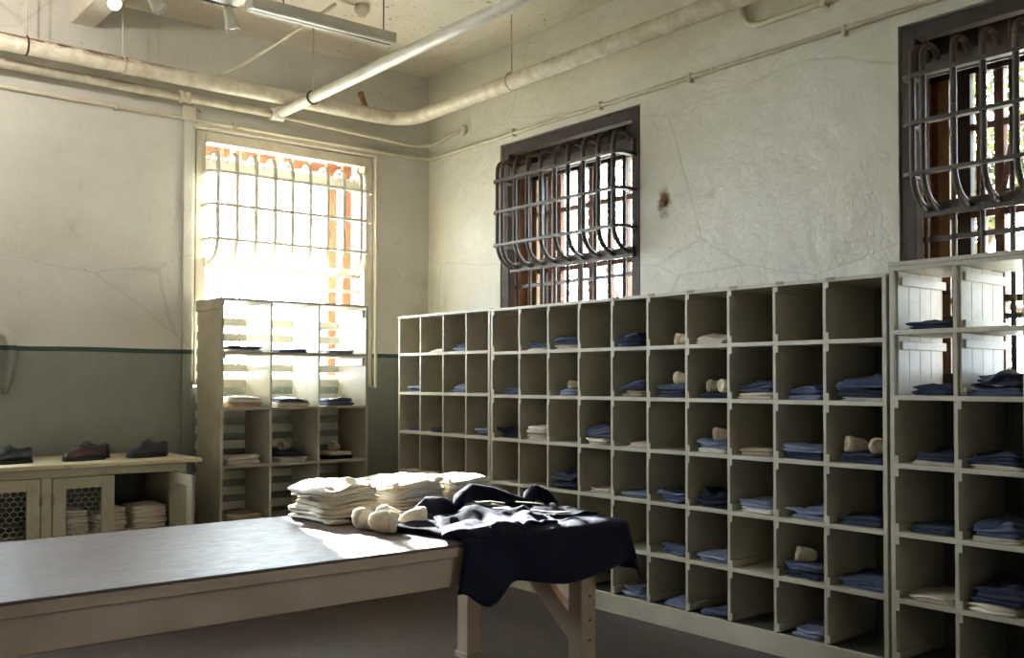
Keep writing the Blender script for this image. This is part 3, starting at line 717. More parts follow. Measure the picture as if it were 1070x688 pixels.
for k, r, items in (
    (0, 0, [('white', 0.95, 0.018, 0.2, 'thin'), ('dark_blue', 0.9, 0.025, 0.3, 'thin')]),
    (1, 0, [('blue', 0.85, 0.03, 0.3, 'thin')]),
    (2, 0, [('light_blue', 0.8, 0.035, 0.5, 'thin')]),
    (0, 1, [('tan', 0.95, 0.035, 0.2, 'flat'), ('white', 0.92, 0.04, 0.4, 'folded')]),
    (1, 1, [('cream', 0.95, 0.03, 0.3, 'flat'), ('blue', 0.8, 0.035, 0.4, 'folded')]),
    (2, 1, [('blue', 0.85, 0.06, 0.4, 'folded')]),
    (0, 2, [('cream', 0.85, 0.06, 0.5, 'folded')]),
    (1, 2, [('cream', 0.85, 0.04, 0.1, 'flat'), ('dark_blue', 0.85, 0.04, 0.4, 'folded')]),
    (2, 2, [('navy', 0.8, 0.03, 0.2, 'folded'), ('cream', 0.75, 0.03, 0.1, 'flat')]),
    (0, 3, [('tan', 0.9, 0.05, 0.3, 'folded')])):
    z = (sz_[r] + 0.011) if r < 3 else 0.10
    if (k, r) == (0, 3): z = 0.4885
    xc = (sx[k] + sx[k + 1]) / 2
    where = 'slatted shelf, %s, %s cubby' % (ROWN[r], ['left', 'middle', 'right'][k])
    for mat, wf, h, mess, txt in items:
        if (k, r) == (0, 3): continue
        colour = {'blue': 'blue', 'light_blue': 'pale blue', 'dark_blue': 'dark blue', 'navy': 'navy', 'cream': 'cream', 'white': 'white', 'tan': 'tan'}[mat]
        garment('folded_shirt', 'shirt', (xc, syf + 0.19, z + 0.001), 0.36 * wf, 0.34, h, mat, '%s %s shirt in %s' % (txt, colour, where), layers=2, mess=mess, group='shirts in the slatted shelf')
        z += h * 1.1
    if r == 2 and k in (1, 2):
        sock_roll((xc + (0.0 if k == 2 else -0.03), syf + 0.16, z - 0.002), 0.04, (-0.8, -0.4, 0.1), 'tan_sock', 'tan rolled socks in %s' % where, seed=k * 5.5)
# a fourth shelf low in that unit carries one more shirt
sroot = [o for o in C.objects if o.name == 'slatted_cubby_unit'][0]
bx(sx[0], sx[3], syf - 0.002, 7.865, 0.466, 0.488).build('shelf', 'shelf_paint', sroot, bevel=0.002)
garment('folded_shirt', 'shirt', ((sx[0] + sx[1]) / 2, syf + 0.19, 0.489), 0.34, 0.34, 0.055, 'tan', 'folded tan shirt low in the left column of the slatted shelf', layers=3, mess=0.3)

# ------------------------------------------------------------------ low cabinet with wire mesh doors
CYF, CZ = 7.10, 1.035
def hexmesh(u0, u1, z0, z1, y, parent, swap=None):
    """a panel of hexagonal netting between two upright edges; swap maps (u,z) to world"""
    s = 0.030; m = MB(); bm = bmesh.new(); key = {}
    def vert(u, z):
        u = min(max(u, u0), u1); z = min(max(z, z0), z1)
        k_ = (round(u, 4), round(z, 4))
        if k_ not in key: key[k_] = bm.verts.new((u, 0, z))
        return key[k_]
    dx, dz = s * 1.55, s * 1.5; j = 0; z = z0 - s
    while z < z1 + s:
        u = u0 - s + (dx / 2 if j % 2 else 0)
        while u < u1 + s:
            vs = []
            for q in ((-dx / 2, -s * .35), (0, -s * .75), (dx / 2, -s * .35), (dx / 2, s * .35), (0, s * .75), (-dx / 2, s * .35)):
                v = vert(u + q[0], z + q[1])
                if v not in vs: vs.append(v)
            if len(vs) > 2:
                try: bm.faces.new(vs)
                except ValueError: pass
            u += dx
        z += s * 1.1; j += 1
    bmesh.ops.dissolve_degenerate(bm, dist=1e-4, edges=bm.edges)
    me = bpy.data.meshes.new('wire_mesh'); bm.to_mesh(me); bm.free()
    o = Vector(); p = parent
    while p is not None: o += Vector(p.location); p = p.parent
    for v in me.vertices: v.co = Vector((swap or (lambda a, b: (a, y, b)))(v.co.x, v.co.z)) - o
    me.materials.append(M['wire'])
    ob = bpy.data.objects.new('wire_mesh', me); C.objects.link(ob); ob.parent = parent
    w = ob.modifiers.new('wire', 'WIREFRAME'); w.thickness = 0.0042; w.use_even_offset = False
    return ob
def low_cabinet():
    root = thing('low_cabinet', (1.7, 7.5, 0), 'low cream cabinet with wire mesh doors against the left wall', 'cabinet')
    xl, xr = 0.15, 2.70
    bx(xl - 0.05, xr + 0.10, CYF - 0.045, YW - 0.01, CZ - 0.03, CZ).build('cabinet_top', 'cabinet_top', root, bevel=0.004)
    bx(xl, xr, CYF, CYF + 0.022, 0.945, CZ - 0.03).build('fascia', 'cabinet_paint', root, bevel=0.002)
    bx(xl, xl + 0.022, CYF + 0.022, YW - 0.02, 0, CZ - 0.03).build('side_panel', 'cabinet_paint', root)
    bx(xr - 0.022, xr, CYF + 0.022, YW - 0.02, 0, CZ - 0.03).build('side_panel', 'cabinet_paint', root)
    bx(xl, xr, YW - 0.02, YW - 0.01, 0.05, CZ - 0.03).build('back_panel', 'cubby_inside_shade', root)
    bx(xl + 0.022, xr - 0.022, CYF + 0.01, YW - 0.02, 0.10, 0.12).build('bottom_board', 'cabinet_paint', root)
    bx(xl + 0.022, xr - 0.022, CYF + 0.03, YW - 0.02, 0.52, 0.54).build('shelf', 'cabinet_paint', root)
    bx(xl, xr, CYF, CYF + 0.022, 0.0, 0.10).build('base_board', 'cabinet_paint', root)
    for a, b in ((xl, xl + 0.06), (1.715, 1.782), (2.63, xr)):
        bx(a, b, CYF, CYF + 0.022, 0.10, 0.945).build('stile', 'cabinet_paint', root, bevel=0.002)
    def door(a, b, label=None):
        d = bx(a, a + 0.085, CYF - 0.004, CYF + 0.018, 0.105, 0.94).build('door', 'cabinet_paint', root, bevel=0.002)
        bx(b - 0.085, b, CYF - 0.004, CYF + 0.018, 0.105, 0.94).build('door_stile', 'cabinet_paint', d, bevel=0.002)
        for z0, z1 in ((0.865, 0.94), (0.105, 0.19)):
            bx(a + 0.085, b - 0.085, CYF - 0.003, CYF + 0.017, z0, z1).build('door_rail', 'cabinet_paint', d)
        hexmesh(a + 0.08, b - 0.08, 0.185, 0.87, CYF + 0.008, d)
        return d
    d1 = door(1.29, 1.71); d0 = door(0.80, 1.285); d2 = door(1.787, 2.19)
    bx(1.702, 1.722, CYF - 0.010, CYF - 0.003, 0.76, 0.83).build('hinge', 'hinge', d1)
    bx(1.776, 1.794, CYF - 0.010, CYF - 0.003, 0.76, 0.83).build('hinge', 'hinge', d2)
    # the right-hand door stands open, swung out from its hinge on the right
    hx, hy = 2.585, CYF - 0.005
    ang = radians(-86); L_ = 0.36
    def sw(a, o, z): return (hx + a * cos(ang) - o * sin(ang), hy + a * sin(ang) + o * cos(ang), z)
    def slab(a0, a1, z0, z1, o0=-0.011, o1=0.011):
        pts = [sw(a, o, z) for z in (z0, z1) for o in (o0, o1) for a in (a0, a1)]
        return MB().add(pts, [(0, 2, 3, 1), (4, 5, 7, 6), (0, 1, 5, 4), (2, 6, 7, 3), (0, 4, 6, 2), (1, 3, 7, 5)])
    d = slab(0, 0.085, 0.105, 0.94).build('door', 'cabinet_paint', root, bevel=0.002); tag(d, 'open door')
    slab(L_ - 0.085, L_, 0.105, 0.94).build('door_stile', 'cabinet_paint', d, bevel=0.002)
    for z0, z1 in ((0.865, 0.94), (0.105, 0.19)): slab(0.085, L_ - 0.085, z0, z1).build('door_rail', 'cabinet_paint', d)
    hexmesh(0.08, L_ - 0.08, 0.185, 0.87, 0, d, swap=lambda a, z: sw(a, 0.0, z))
    return root
low_cabinet()
# linen stacked inside the cabinet
for (cx, n, lab) in ((1.965, 4, 'left pile seen through the wire door'), (2.12, 3, 'narrow pile beside the wire door stile'), (2.245, 4, 'pile behind the opening'), (2.47, 4, 'right pile behind the open door')):
    z = 0.541
    wd = {1.965: 0.185, 2.12: 0.095, 2.245: 0.14, 2.47: 0.275}[cx]
    for i in range(n):
        h = 0.034 + 0.006 * ((i * 7) % 3)
        pos = 'bottom' if i == 0 else ('topmost' if i == n - 1 else ORD[i])
        pos = pos if pos in ('bottom', 'topmost') else pos + ' from below'
        garment('folded_sheet', 'linen', (cx + 0.004 * ((i * 5) % 3 - 1), CYF + 0.22, z + 0.0005), wd, 0.34, h, 'cream', 'folded cream sheet, %s in the %s' % (pos, lab), group='sheets inside the low cabinet', layers=2, mess=0.12)
        z += h * 1.05

# shoes on the cabinet top
def shoe(loc, rot, mat, label, group, L=0.29):
    root = thing('shoe', loc, label, 'shoe', group)
    W = 0.10
    st = [(-0.5, 0.020, 0.040), (-0.47, 0.030, 0.056), (-0.42, 0.038, 0.064), (-0.32, 0.046, 0.070), (-0.18, 0.050, 0.084), (-0.05, 0.047, 0.112), (0.03, 0.042, 0.122), (0.15, 0.038, 0.116), (0.3, 0.038, 0.112), (0.42, 0.038, 0.120), (0.48, 0.032, 0.122), (0.5, 0.022, 0.112)]
    n = 16; z0 = 0.022
    ca, sa = cos(rot), sin(rot)
    def wpt(x, y, z): return (loc[0] + x * ca - y * sa, loc[1] + x * sa + y * ca, loc[2] + z)
    vs = []; m = MB()
    for t, hw, h in st:
        for j in range(n):
            a = pi * j / (n - 1)
            y = cos(a) * hw * (1 + 0.15 * sin(a)); zz = z0 + (h - z0) * (sin(a) ** 0.7)
            if t >= 0.05: zz = min(zz, h - 0.030 * max(0, sin(a) - 0.72) * 3.2)   # the opening dips in
            vs.append(wpt(t * L, y, zz))
    fs = [(i * n + j, i * n + j + 1, (i + 1) * n + j + 1, (i + 1) * n + j) for i in range(len(st) - 1) for j in range(n - 1)]
    fs += [tuple(range(n)), tuple(range(len(st) * n - 1, (len(st) - 1) * n - 1, -1))]
    fs += [(i * n + n - 1, i * n, (i + 1) * n, (i + 1) * n + n - 1) for i in range(len(st) - 1)]
    m.add(vs, fs, True); m.build('upper', mat, root)
    out = [(t * L, hw * 1.12 + 0.002) for t, hw, h in st]
    poly = [(x, y) for x, y in out] + [(x, -y) for x, y in reversed(out)]
    sm = MB(); k = len(poly)
    sm.add([wpt(x, y, 0.0) for x, y in poly] + [wpt(x, y, 0.022) for x, y in poly], [tuple(range(k - 1, -1, -1)), tuple(range(k, 2 * k))] + [(i, (i + 1) % k, k + (i + 1) % k, k + i) for i in range(k)])
    sm.build('sole', 'sole', root)
    lc = MB()
    for q in range(4):
        t = -0.12 + q * 0.045; hh = 0.104 + q * 0.007
        MB().tube([wpt(t * L, -0.024, hh - 0.008), wpt(t * L, 0, hh + 0.006), wpt(t * L, 0.024, hh - 0.008)], 0.003, 6).build('shoe_lace', 'sole', root)
    return root
for (x, y, mat, lab) in ((2.05, 7.33, 'leather', 'maroon leather shoe in the middle pair on the low cabinet, nearer one'), (2.12, 7.47, 'leather_black', 'dark leather shoe in the middle pair on the low cabinet, farther one'),
                         (2.50, 7.36, 'leather_black', 'black leather shoe in the right pair on the low cabinet, nearer one'), (2.56, 7.50, 'leather_black', 'black leather shoe in the right pair on the low cabinet, farther one'),
                         (1.57, 7.34, 'leather_black', 'black leather shoe on the low cabinet at the left edge of the photo')):
    shoe((x, y, CZ), radians(8), mat, lab, 'shoes on the low cabinet')

# ------------------------------------------------------------------ work table
TX0, TX1, TY0, TY1, TZ = -1.3, 3.52, 3.43, 4.71, 0.90
def table():
    root = thing('work_table', (1.1, 4.07, 0), 'long worn brown topped work table in the foreground', 'table')
    bx(TX0, TX1, TY0, TY1, TZ - 0.012, TZ).build('tabletop', 'tabletop', root, bevel=0.003)
    bx(TX0, TX1, TY0 - 0.002, TY0 + 0.03, TZ - 0.055, TZ - 0.012).build('edge_board', 'table_paint', root, bevel=0.003)
    bx(TX0, TX1, TY1 - 0.03, TY1 + 0.002, TZ - 0.055, TZ - 0.012).build('edge_board', 'table_paint', root, bevel=0.003)
    bx(TX0 + 0.03, TX1 - 0.03, TY0 + 0.03, TY1 - 0.03, TZ - 0.05, TZ - 0.012).build('core_board', 'table_paint', root)
    bx(TX0 + 0.06, TX1 - 0.40, TY0 + 0.012, TY0 + 0.034, 0.72, TZ - 0.055).build('apron', 'table_paint', root, bevel=0.003)
    bx(TX0 + 0.06, TX1 - 0.40, TY1 - 0.034, TY1 - 0.012, 0.72, TZ - 0.055).build('apron', 'table_paint', root, bevel=0.003)
    bx(TX1 - 0.145, TX1 - 0.045, TY0 + 0.03, TY1 - 0.03, 0.74, TZ - 0.055).build('end_apron', 'table_paint', root, bevel=0.003)
    for x in (3.385, 0.2, -1.1):
        for y in (3.61, 4.565):
            lg = bx(x, x + 0.10, y, y + 0.10, 0.0, TZ - 0.056).build('leg', 'table_paint', root, bevel=0.004)
    # braces from the right-hand legs
    x = 3.435
    def brace(p, q, w, axis_dir):
        p, q = Vector(p), Vector(q)
        return MB().sweep([p, q], flat(0.045, w), up=axis_dir, smooth=False)
    # end frame: from the near leg up to the middle, and the same from the far leg
    MB().prism([(3.71, 0.40), (3.71, 0.26), (4.23, 0.66), (4.23, 0.735), (4.14, 0.735)], 'x', x - 0.022, x + 0.022).build('brace', 'table_paint', root, bevel=0.002)
    MB().prism([(4.565, 0.42), (4.565, 0.56), (4.36, 0.735), (4.22, 0.735)], 'x', x - 0.022, x + 0.022).build('brace', 'table_paint', root, bevel=0.002)
    MB().prism([(3.385, 0.45), (3.385, 0.78), (2.95, 0.78), (2.95, 0.72)], 'y', 4.59, 4.64).build('brace', 'table_paint', root, bevel=0.002)
    bx(3.375, 3.495, 4.555, 4.675, 0.0, 0.035).build('foot_block', 'table_paint', root, bevel=0.003)
    bx(3.375, 3.495, 3.60, 3.72, 0.0, 0.035).build('foot_block', 'table_paint', root, bevel=0.003)
    for yy, zz in ((3.655, 0.52), (3.655, 0.40), (3.66, 0.30)):
        MB().lathe([(0.007, 0), (0.007, 0.006), (0.004, 0.008)], (3.44, 3.612, zz), (0, -1, 0), 8).build('bolt', 'black_iron', root)
table()

# stacks of folded trousers and shirts on the table
def stack(x, y, rot, sizes, labelname, last=None):
    z = TZ + 0.001
    n = len(sizes)
    for i, (w, d, h, mat, mess) in enumerate(sizes):
        h *= 0.74; mess = mess * 1.8 + 0.28
        pos = 'bottom piece' if i == 0 else ('top piece' if i == n - 1 else '%s piece from below' % ORD[i])
        ox, oy = 0.03 * nz(i * 2.7, x, 0.5), 0.03 * nz(i * 2.7, y, 4.5)
        ob = garment('folded_trousers', 'trousers', (x + ox, y + oy, z), w, d, h, mat, 'folded pale cotton trousers, %s of the %s' % (pos, labelname), group='trousers of the ' + labelname, rot=rot + 0.10 * nz(i * 1.9, x * 3, 9.1), layers=2 if i % 2 else 3, mess=mess, fold=True)
        R_ = Matrix.Rotation(ob.rotation_euler.z, 3, 'Z'); L0 = Vector(ob.location)
        for v in ob.data.vertices:
            g = R_ @ v.co + L0; hh = g.z - TZ
            dx, dy = (g.x - x) / 0.18, (g.y - y) / 0.22
            rr = dx * dx + dy * dy
            nzv = hh * (0.17 * nz(g.x * 7, g.y * 7, x * 3) - 0.10 * rr)
            g.x += 0.032 * nz(g.y * 5, hh * 14, x * 7) + 0.012 * nz(g.y * 22, hh * 60, x); g.y += 0.032 * nz(g.x * 5, hh * 14, x * 9 + 4) + 0.012 * nz(g.x * 22, hh * 60, y)
            g.z = TZ + max(0.001, hh + nzv)
            v.co = R_.transposed() @ (g - L0)
        z += h * 1.03
    return z
stack(2.475, 4.47, radians(-2), [(0.37, 0.46, 0.042, 'cream', 0.25), (0.36, 0.44, 0.036, 'cream', 0.25), (0.35, 0.42, 0.030, 'cream', 0.2), (0.34, 0.42, 0.032, 'tan', 0.2), (0.33, 0.40, 0.030, 'cream', 0.2), (0.33, 0.40, 0.028, 'cream', 0.25), (0.33, 0.40, 0.050, 'cream', 0.3)], 'left stack on the table')
stack(2.93, 4.56, radians(3), [(0.34, 0.44, 0.034, 'cream', 0.1)] + [(0.34, 0.43, 0.027, 'cream', 0.12), (0.35, 0.43, 0.027, 'tan', 0.12), (0.34, 0.43, 0.027, 'cream', 0.12), (0.35, 0.42, 0.027, 'cream', 0.12), (0.34, 0.42, 0.027, 'white', 0.15), (0.34, 0.42, 0.030, 'cream', 0.18), (0.36, 0.44, 0.048, 'cream', 0.45)], 'middle stack on the table')
stack(3.31, 4.53, radians(-4), [(0.32, 0.30, 0.034, 'cream', 0.12), (0.31, 0.30, 0.030, 'tan', 0.12), (0.31, 0.29, 0.032, 'cream', 0.12), (0.32, 0.30, 0.030, 'cream', 0.12), (0.31, 0.29, 0.028, 'cream', 0.12), (0.32, 0.30, 0.030, 'white', 0.15), (0.32, 0.30, 0.034, 'cream', 0.3)], 'right stack on the table')
for i, (p, r, ax, lab) in enumerate((((2.40, 4.04), 0.050, (-0.25, 0.9, 0.15), 'cream rolled socks leftmost on the table beside the left stack'),
                            ((2.42, 3.89), 0.052, (0.80, -0.55, -0.1), 'cream rolled socks in front of the other socks on the table'),
                            ((2.53, 4.06), 0.050, (-0.5, 0.8, 0.2), 'cream rolled socks at the back on the table before the middle stack'),
                            ((2.60, 3.925), 0.050, (0.95, -0.15, 0.05), 'cream rolled socks on the table touching the navy coat'))):
    sock_roll((p[0], p[1], TZ + 0.001), r, ax, 'sock', lab, seed=3.1 + i * 4.7)

# ------------------------------------------------------------------ navy coat over the table corner
def coat():
    root = thing('navy_coat', (3.1, 3.7, TZ), 'navy wool coat draped over the right corner of the table', 'coat')
    R = 0.045; z0 = TZ + 0.020
    xe, ye = TX1 + 0.020, TY0 - 0.020                         # the table's right end and front edge
    def drape(a, b, th=0.0, seed=0.0, lift=0.0):
        """cloth coordinates a (along x) and b (along y): flat on the top, folding down past the edges"""
        ox, oy = max(0.0, a - (xe - R)), max(0.0, (ye + R) - b)
        o = math.hypot(ox, oy)
        wr = 0.006 * nz(a * 9 + seed, b * 9, 1.3) + 0.004 * nz(a * 22 + seed, b * 22, 4.1)
        if o <= 1e-9: return (a, b, z0 + max(wr, -0.004) + th + lift)
        bx_, by_ = min(a, xe - R), max(b, ye + R)
        ang = min(o / R, pi / 2)
        hor = R * sin(ang); ver = R * (1 - cos(ang))
        rest = max(0.0, o - R * pi / 2)
        flare = 0.06 * rest                                    # hangs slightly away from the table
        ux, uy = ox / o, -oy / o
        if ox > 0 and oy > 0: flare += 0.16 * rest * min(1, 2 * min(ox, oy) / o)
        fold = 0.010 * sin(a * 17 + b * 6 + seed) * min(1, rest / 0.1)
        hor += flare + fold * 0.6 + th
        return (bx_ + ux * hor, by_ + uy * hor, z0 - ver - rest * 0.99 + 0.3 * wr)
    def sheet(outline, name, mat, seed, n=46, lift=None, thick=0.008):
        """outline(u,v) -> cloth coords for u,v in 0..1; two-sided with thickness"""
        top, bot = [], []
        for i in range(n + 1):
            for j in range(n + 1):
                u, v = i / n, j / n
                a, b = outline(u, v); l = lift(u, v) if lift else 0.0
                top.append(drape(a, b, thick, seed, l)); bot.append(drape(a, b, 0.0, seed, l))
        N = (n + 1) * (n + 1); fs = []
        idx = lambda i, j: i * (n + 1) + j
        for i in range(n):
            for j in range(n):
                q = (idx(i, j), idx(i + 1, j), idx(i + 1, j + 1), idx(i, j + 1))
                fs.append(q); fs.append(tuple(N + k for k in reversed(q)))
        rim = [idx(i, 0) for i in range(n)] + [idx(n, j) for j in range(n)] + [idx(i, n) for i in range(n, 0, -1)] + [idx(0, j) for j in range(n, 0, -1)]
        for p, q in zip(rim, rim[1:] + rim[:1]): fs.append((p, N + p, N + q, q))
        return MB().add(top + bot, fs, True).build(name, mat, root)
    # the body: its left edge slants, the skirt hangs over the front and the corner
    def body(u, v):
        front = 3.20 + 0.03 * sin(u * 9)
        if u < 0.30: front -= 0.10 * sin(pi * min(1, u / 0.26)) ** 2
        back = 4.30 - 0.25 * u
        a = 2.57 + (3.72 - 2.57) * u - 0.10 * (1 - u) * v + 0.05 * sin(v * 5)
        a -= 0.10 * (1 - u) * (1 - v)
        return a, front + (back - front) * v
    sheet(body, 'coat_body', 'coat', 0.0, lift=lambda u, v: 0.030 * max(0, nz(u * 4.5, v * 6, 8.2)) * (v > 0.25) * min(1, (v - 0.25) * 4))
    def quad(p00, p10, p01, p11, bow=0.0):
        def g(u, v):
            a = (1 - u) * (1 - v) * p00[0] + u * (1 - v) * p10[0] + (1 - u) * v * p01[0] + u * v * p11[0]
            b = (1 - u) * (1 - v) * p00[1] + u * (1 - v) * p10[1] + (1 - u) * v * p01[1] + u * v * p11[1]
            w = bow * sin(pi * u) * (v - 0.3)
            return a + 0.015 * nz(u * 5, v * 5, p00[0]), b + w + 0.015 * nz(u * 5, v * 5, p00[1] + 7)
        return g
    hump = lambda k, amp: (lambda u, v: 0.010 + amp * (sin(pi * min(1, max(0, u))) * sin(pi * min(1, max(0, 0.08 + 0.84 * v)))) ** 0.6 * (0.55 + 0.9 * nz(u * 3.2 + k, v * 4.5, k)) + 0.012 * max(0, nz(u * 9, v * 9, k)))
    # the front panels turned back over the top, catching the light
    sheet(quad((2.72, 3.95), (3.16, 4.10), (2.44, 3.47), (2.88, 3.425), -0.03), 'coat_front', 'coat', 3.3, n=34, lift=hump(1.3, 0.060), thick=0.010)
    sheet(quad((2.99, 3.93), (3.26, 3.84), (2.88, 3.46), (3.12, 3.49), 0.02), 'coat_front', 'coat', 6.1, n=30, lift=hump(4.1, 0.045), thick=0.010)
    sheet(quad((3.28, 4.05), (3.50, 4.02), (3.22, 3.62), (3.49, 3.60), 0.0), 'coat_front', 'coat', 8.7, n=26, lift=hump(7.7, 0.022), thick=0.008)
    # upright collar, rolled in two lobes
    def roll(pts, r, name, mat):
        m = MB().tube(pts, r, 14)
        m.v = [(v[0] + 0.012 * nz(v[0] * 14, v[1] * 14, v[2] * 14), v[1] + 0.012 * nz(v[0] * 14, v[1] * 14, v[2] * 14 + 5), max(v[2], z0 + 0.002)) for v in m.v]
        return m.build(name, mat, root)
    roll([(2.90, 4.00, z0 + 0.03), (2.99, 4.10, z0 + 0.075), (3.10, 4.15, z0 + 0.10), (3.19, 4.08, z0 + 0.085), (3.27, 3.98, z0 + 0.05), (3.33, 3.94, z0 + 0.035)], [0.022, 0.040, 0.046, 0.042, 0.034, 0.024], 'collar', 'coat')
    roll([(3.32, 3.95, z0 + 0.035), (3.40, 4.03, z0 + 0.07), (3.46, 4.06, z0 + 0.085), (3.49, 4.00, z0 + 0.06), (3.49, 3.93, z0 + 0.02)], [0.026, 0.036, 0.042, 0.036, 0.02], 'collar', 'coat')
    roll([(2.74, 4.13, z0 + 0.02), (2.79, 4.10, z0 + 0.06), (2.84, 4.03, z0 + 0.06), (2.85, 3.96, z0 + 0.03)], [0.026, 0.046, 0.044, 0.03], 'cuff', 'coat')
    for pts in ([(2.97, 3.94, z0 + 0.075), (3.02, 3.88, z0 + 0.082), (3.09, 3.86, z0 + 0.07)], [(3.18, 3.88, z0 + 0.068), (3.25, 3.83, z0 + 0.062), (3.32, 3.83, z0 + 0.05)],
                [(3.08, 3.64, z0 + 0.060), (3.18, 3.60, z0 + 0.045), (3.30, 3.61, z0 + 0.035)]):
        MB().sweep(pts, flat(0.02, 0.004), smooth=False).build('lapel_trim', 'coat_lining', root)
    MB().lathe([(0.016, 0), (0.018, 0.004), (0.014, 0.009), (0.004, 0.008)], (3.36, 3.80, z0 + 0.045), (0, -0.25, 1), 14).build('button', 'coat_lining', root)
    return root
coat()

# ------------------------------------------------------------------ pipes and conduits
def bend(p0, corner, p1, r, n=7):
    """points of a run p0 -> corner -> p1 with a rounded corner"""
    c = Vector(corner); a = (Vector(p0) - c).normalized(); b = (Vector(p1) - c).normalized()
    out = [Vector(p0)]
    s, e = c + a * r, c + b * r
    for i in range(n + 1):
        t = i / n; out.append((1 - t) ** 2 * s + 2 * t * (1 - t) * c + t * t * e)
    out.append(Vector(p1)); return out
tag(MB().tube(bend((XL + 0.1, 7.69, 4.022), (4.97, 7.69, 4.02), (4.97, YB + 0.1, 4.028), 0.32, 10), 0.064, 16).build('water_pipe', 'pipe'), 'thick white pipe turning the corner below the ceiling on both walls', 'pipe')
def rods(pts, name, lab):
    for (x, y, z, lb) in pts:
        root = thing('pipe_hanger', (x, y, z), lb, 'pipe hanger', 'rod hangers of the pipes')
        MB().tube([(x, y, z + 0.05), (x, y, ZC)], 0.007, 8).build('rod', 'conduit', root)
        yield root, x, y, z
for root, x, y, z in rods([(1.72, 7.69, 4.022, 'rod hanger with dark clamp on the thick pipe at the left edge'), (2.40, 7.69, 4.022, 'rod hanger of the thick pipe under the lit bulb'), ], '', ''):
    MB().tube(arc((y, z), 0.069, 0, 2 * pi, 20, lambda a, b: (x, a, b)), 0.006, 6).build('clamp', 'black_iron' if x < 2 else 'conduit', root)
for root, x, y, z in rods([(4.97, 6.13, 4.026, 'rod hanger of the thick pipe before the middle window')], '', ''):
    MB().tube(arc((x, z), 0.069, 0, 2 * pi, 20, lambda a, b: (a, y, b)), 0.007, 6).build('clamp', 'conduit', root)
# second pipe on the back wall, and the branch that crosses the room
Y2, Z2 = 7.815, 3.90
tag(MB().tube([(XL + 0.1, Y2, Z2), (3.70, Y2, Z2)], 0.036, 14).build('steel_pipe', 'pipe'), 'thinner pipe under the thick one on the left wall', 'pipe')
jp = thing('branch_pipe', (3.74, 5.5, Z2), 'white pipe crossing the room below the ceiling towards the viewer', 'pipe')
MB().tube([(3.74, Y2 - 0.04, Z2), (3.74, 2.0, Z2 + 0.012)], 0.045, 16).build('pipe_run', 'clean_pipe', jp)
MB().lathe([(0.046, -0.06), (0.056, -0.055), (0.056, 0.055), (0.046, 0.06)], (3.74, Y2, Z2), (1, 0, 0), 16).build('tee_fitting', 'clean_pipe', jp)
MB().lathe([(0.052, 0), (0.056, 0.005), (0.056, 0.04), (0.052, 0.045)], (3.74, Y2 - 0.035, Z2), (0, -1, 0), 16).build('tee_collar', 'clean_pipe', jp)
for root, x, y, z in rods([(3.74, 7.17, Z2, 'rod hanger of the white crossing pipe')], '', ''):
    MB().tube(arc((x, z), 0.05, 0, 2 * pi, 18, lambda a, b: (a, y, b)), 0.008, 6).build('clamp', 'black_iron', root)
jb = thing('pipe_coupling', (3.0, Y2, Z2), 'square painted coupling on the thin pipe above the wall strip', 'coupling')
MB().lathe([(0.038, -0.045), (0.05, -0.042), (0.05, -0.02), (0.043, -0.018), (0.043, 0.018), (0.05, 0.02), (0.05, 0.042), (0.038, 0.045)], (2.93, Y2, Z2), (1, 0, 0), 14).build('coupling_body', 'conduit', jb)
tag(bx(2.95, 3.06, YW - 0.05, YW - 0.002, 3.74, 3.86).build('junction_box', 'conduit', bevel=0.006), 'pale box on the wall strip left of the bright window', 'junction box')
# conduits round the corner
tag(MB().tube(bend((3.80, Y2, 3.885), (5.30, 7.84, 3.845), (5.355, 7.36, 3.93), 0.16, 8), 0.016, 10).build('conduit', 'conduit'), 'upper thin conduit rounding the corner to a wall plate', 'conduit')
tag(MB().lathe([(0.02, -0.03), (0.05, 0.0), (0.05, 0.02), (0.035, 0.03)], (5.385, 7.335, 3.935), (-1, 0, 0), 18).build('wall_plate', 'conduit'), 'round wall plate where the upper conduit enters the right wall', 'wall plate')
cd = thing('conduit', (5.38, 6.0, 3.77), 'long thin conduit along both walls just above the windows', 'conduit')
MB().tube(bend((XL + 0.1, YW - 0.022, 3.762), (5.376, YW - 0.022, 3.757), (5.378, YB + 0.1, 3.81), 0.09, 7), 0.0165, 10).build('conduit_run', 'conduit', cd)
for y in (5.52, 3.37, 4.6, 6.6):
    bx(5.355, 5.4, y - 0.012, y + 0.012, 3.735, 3.80).build('strap', 'conduit', cd, bevel=0.003)
for x in (2.42, 3.4):
    bx(x - 0.012, x + 0.012, YW - 0.045, YW, 3.73, 3.785).build('strap', 'conduit', cd, bevel=0.003)
c2 = thing('conduit', (5.36, 4.0, 4.0), 'bent conduit near the top of the right wall', 'conduit')
MB().tube(bend((5.378, 4.16, ZC), (5.378, 4.14, 3.985), (5.378, 1.0, 4.0), 0.15, 8), 0.021, 10).build('conduit_run', 'conduit', c2)
bx(5.345, 5.4, 3.49, 3.53, 3.95, 4.03).build('strap', 'conduit', c2, bevel=0.003)
tag(MB().tube([(3.12, 7.86, 4.10), (3.22, 7.78, 4.14), (3.30, 7.70, 4.17), (3.56, 6.82, 4.40), (3.63, 6.6, 4.47)], 0.014, 10).build('conduit', 'conduit'), 'thin slanting conduit rising from the left wall to the ceiling', 'conduit')
rp = thing('pipe_stub', (4.6, 7.85, 4.1), 'short rusty pipe stub sticking up from the left wall near the corner', 'pipe stub')
MB().tube([(4.72, 7.92, 4.06), (4.60, 7.80, 4.12), (4.53, 7.76, 4.21)], 0.026, 10).build('stub', 'rust_pipe', rp)
MB().lathe([(0.026, -0.015), (0.03, 0), (0.026, 0.02)], (4.53, 7.76, 4.21), (-0.5, -0.3, 0.8), 12).build('stub_cap', 'rust_pipe', rp)
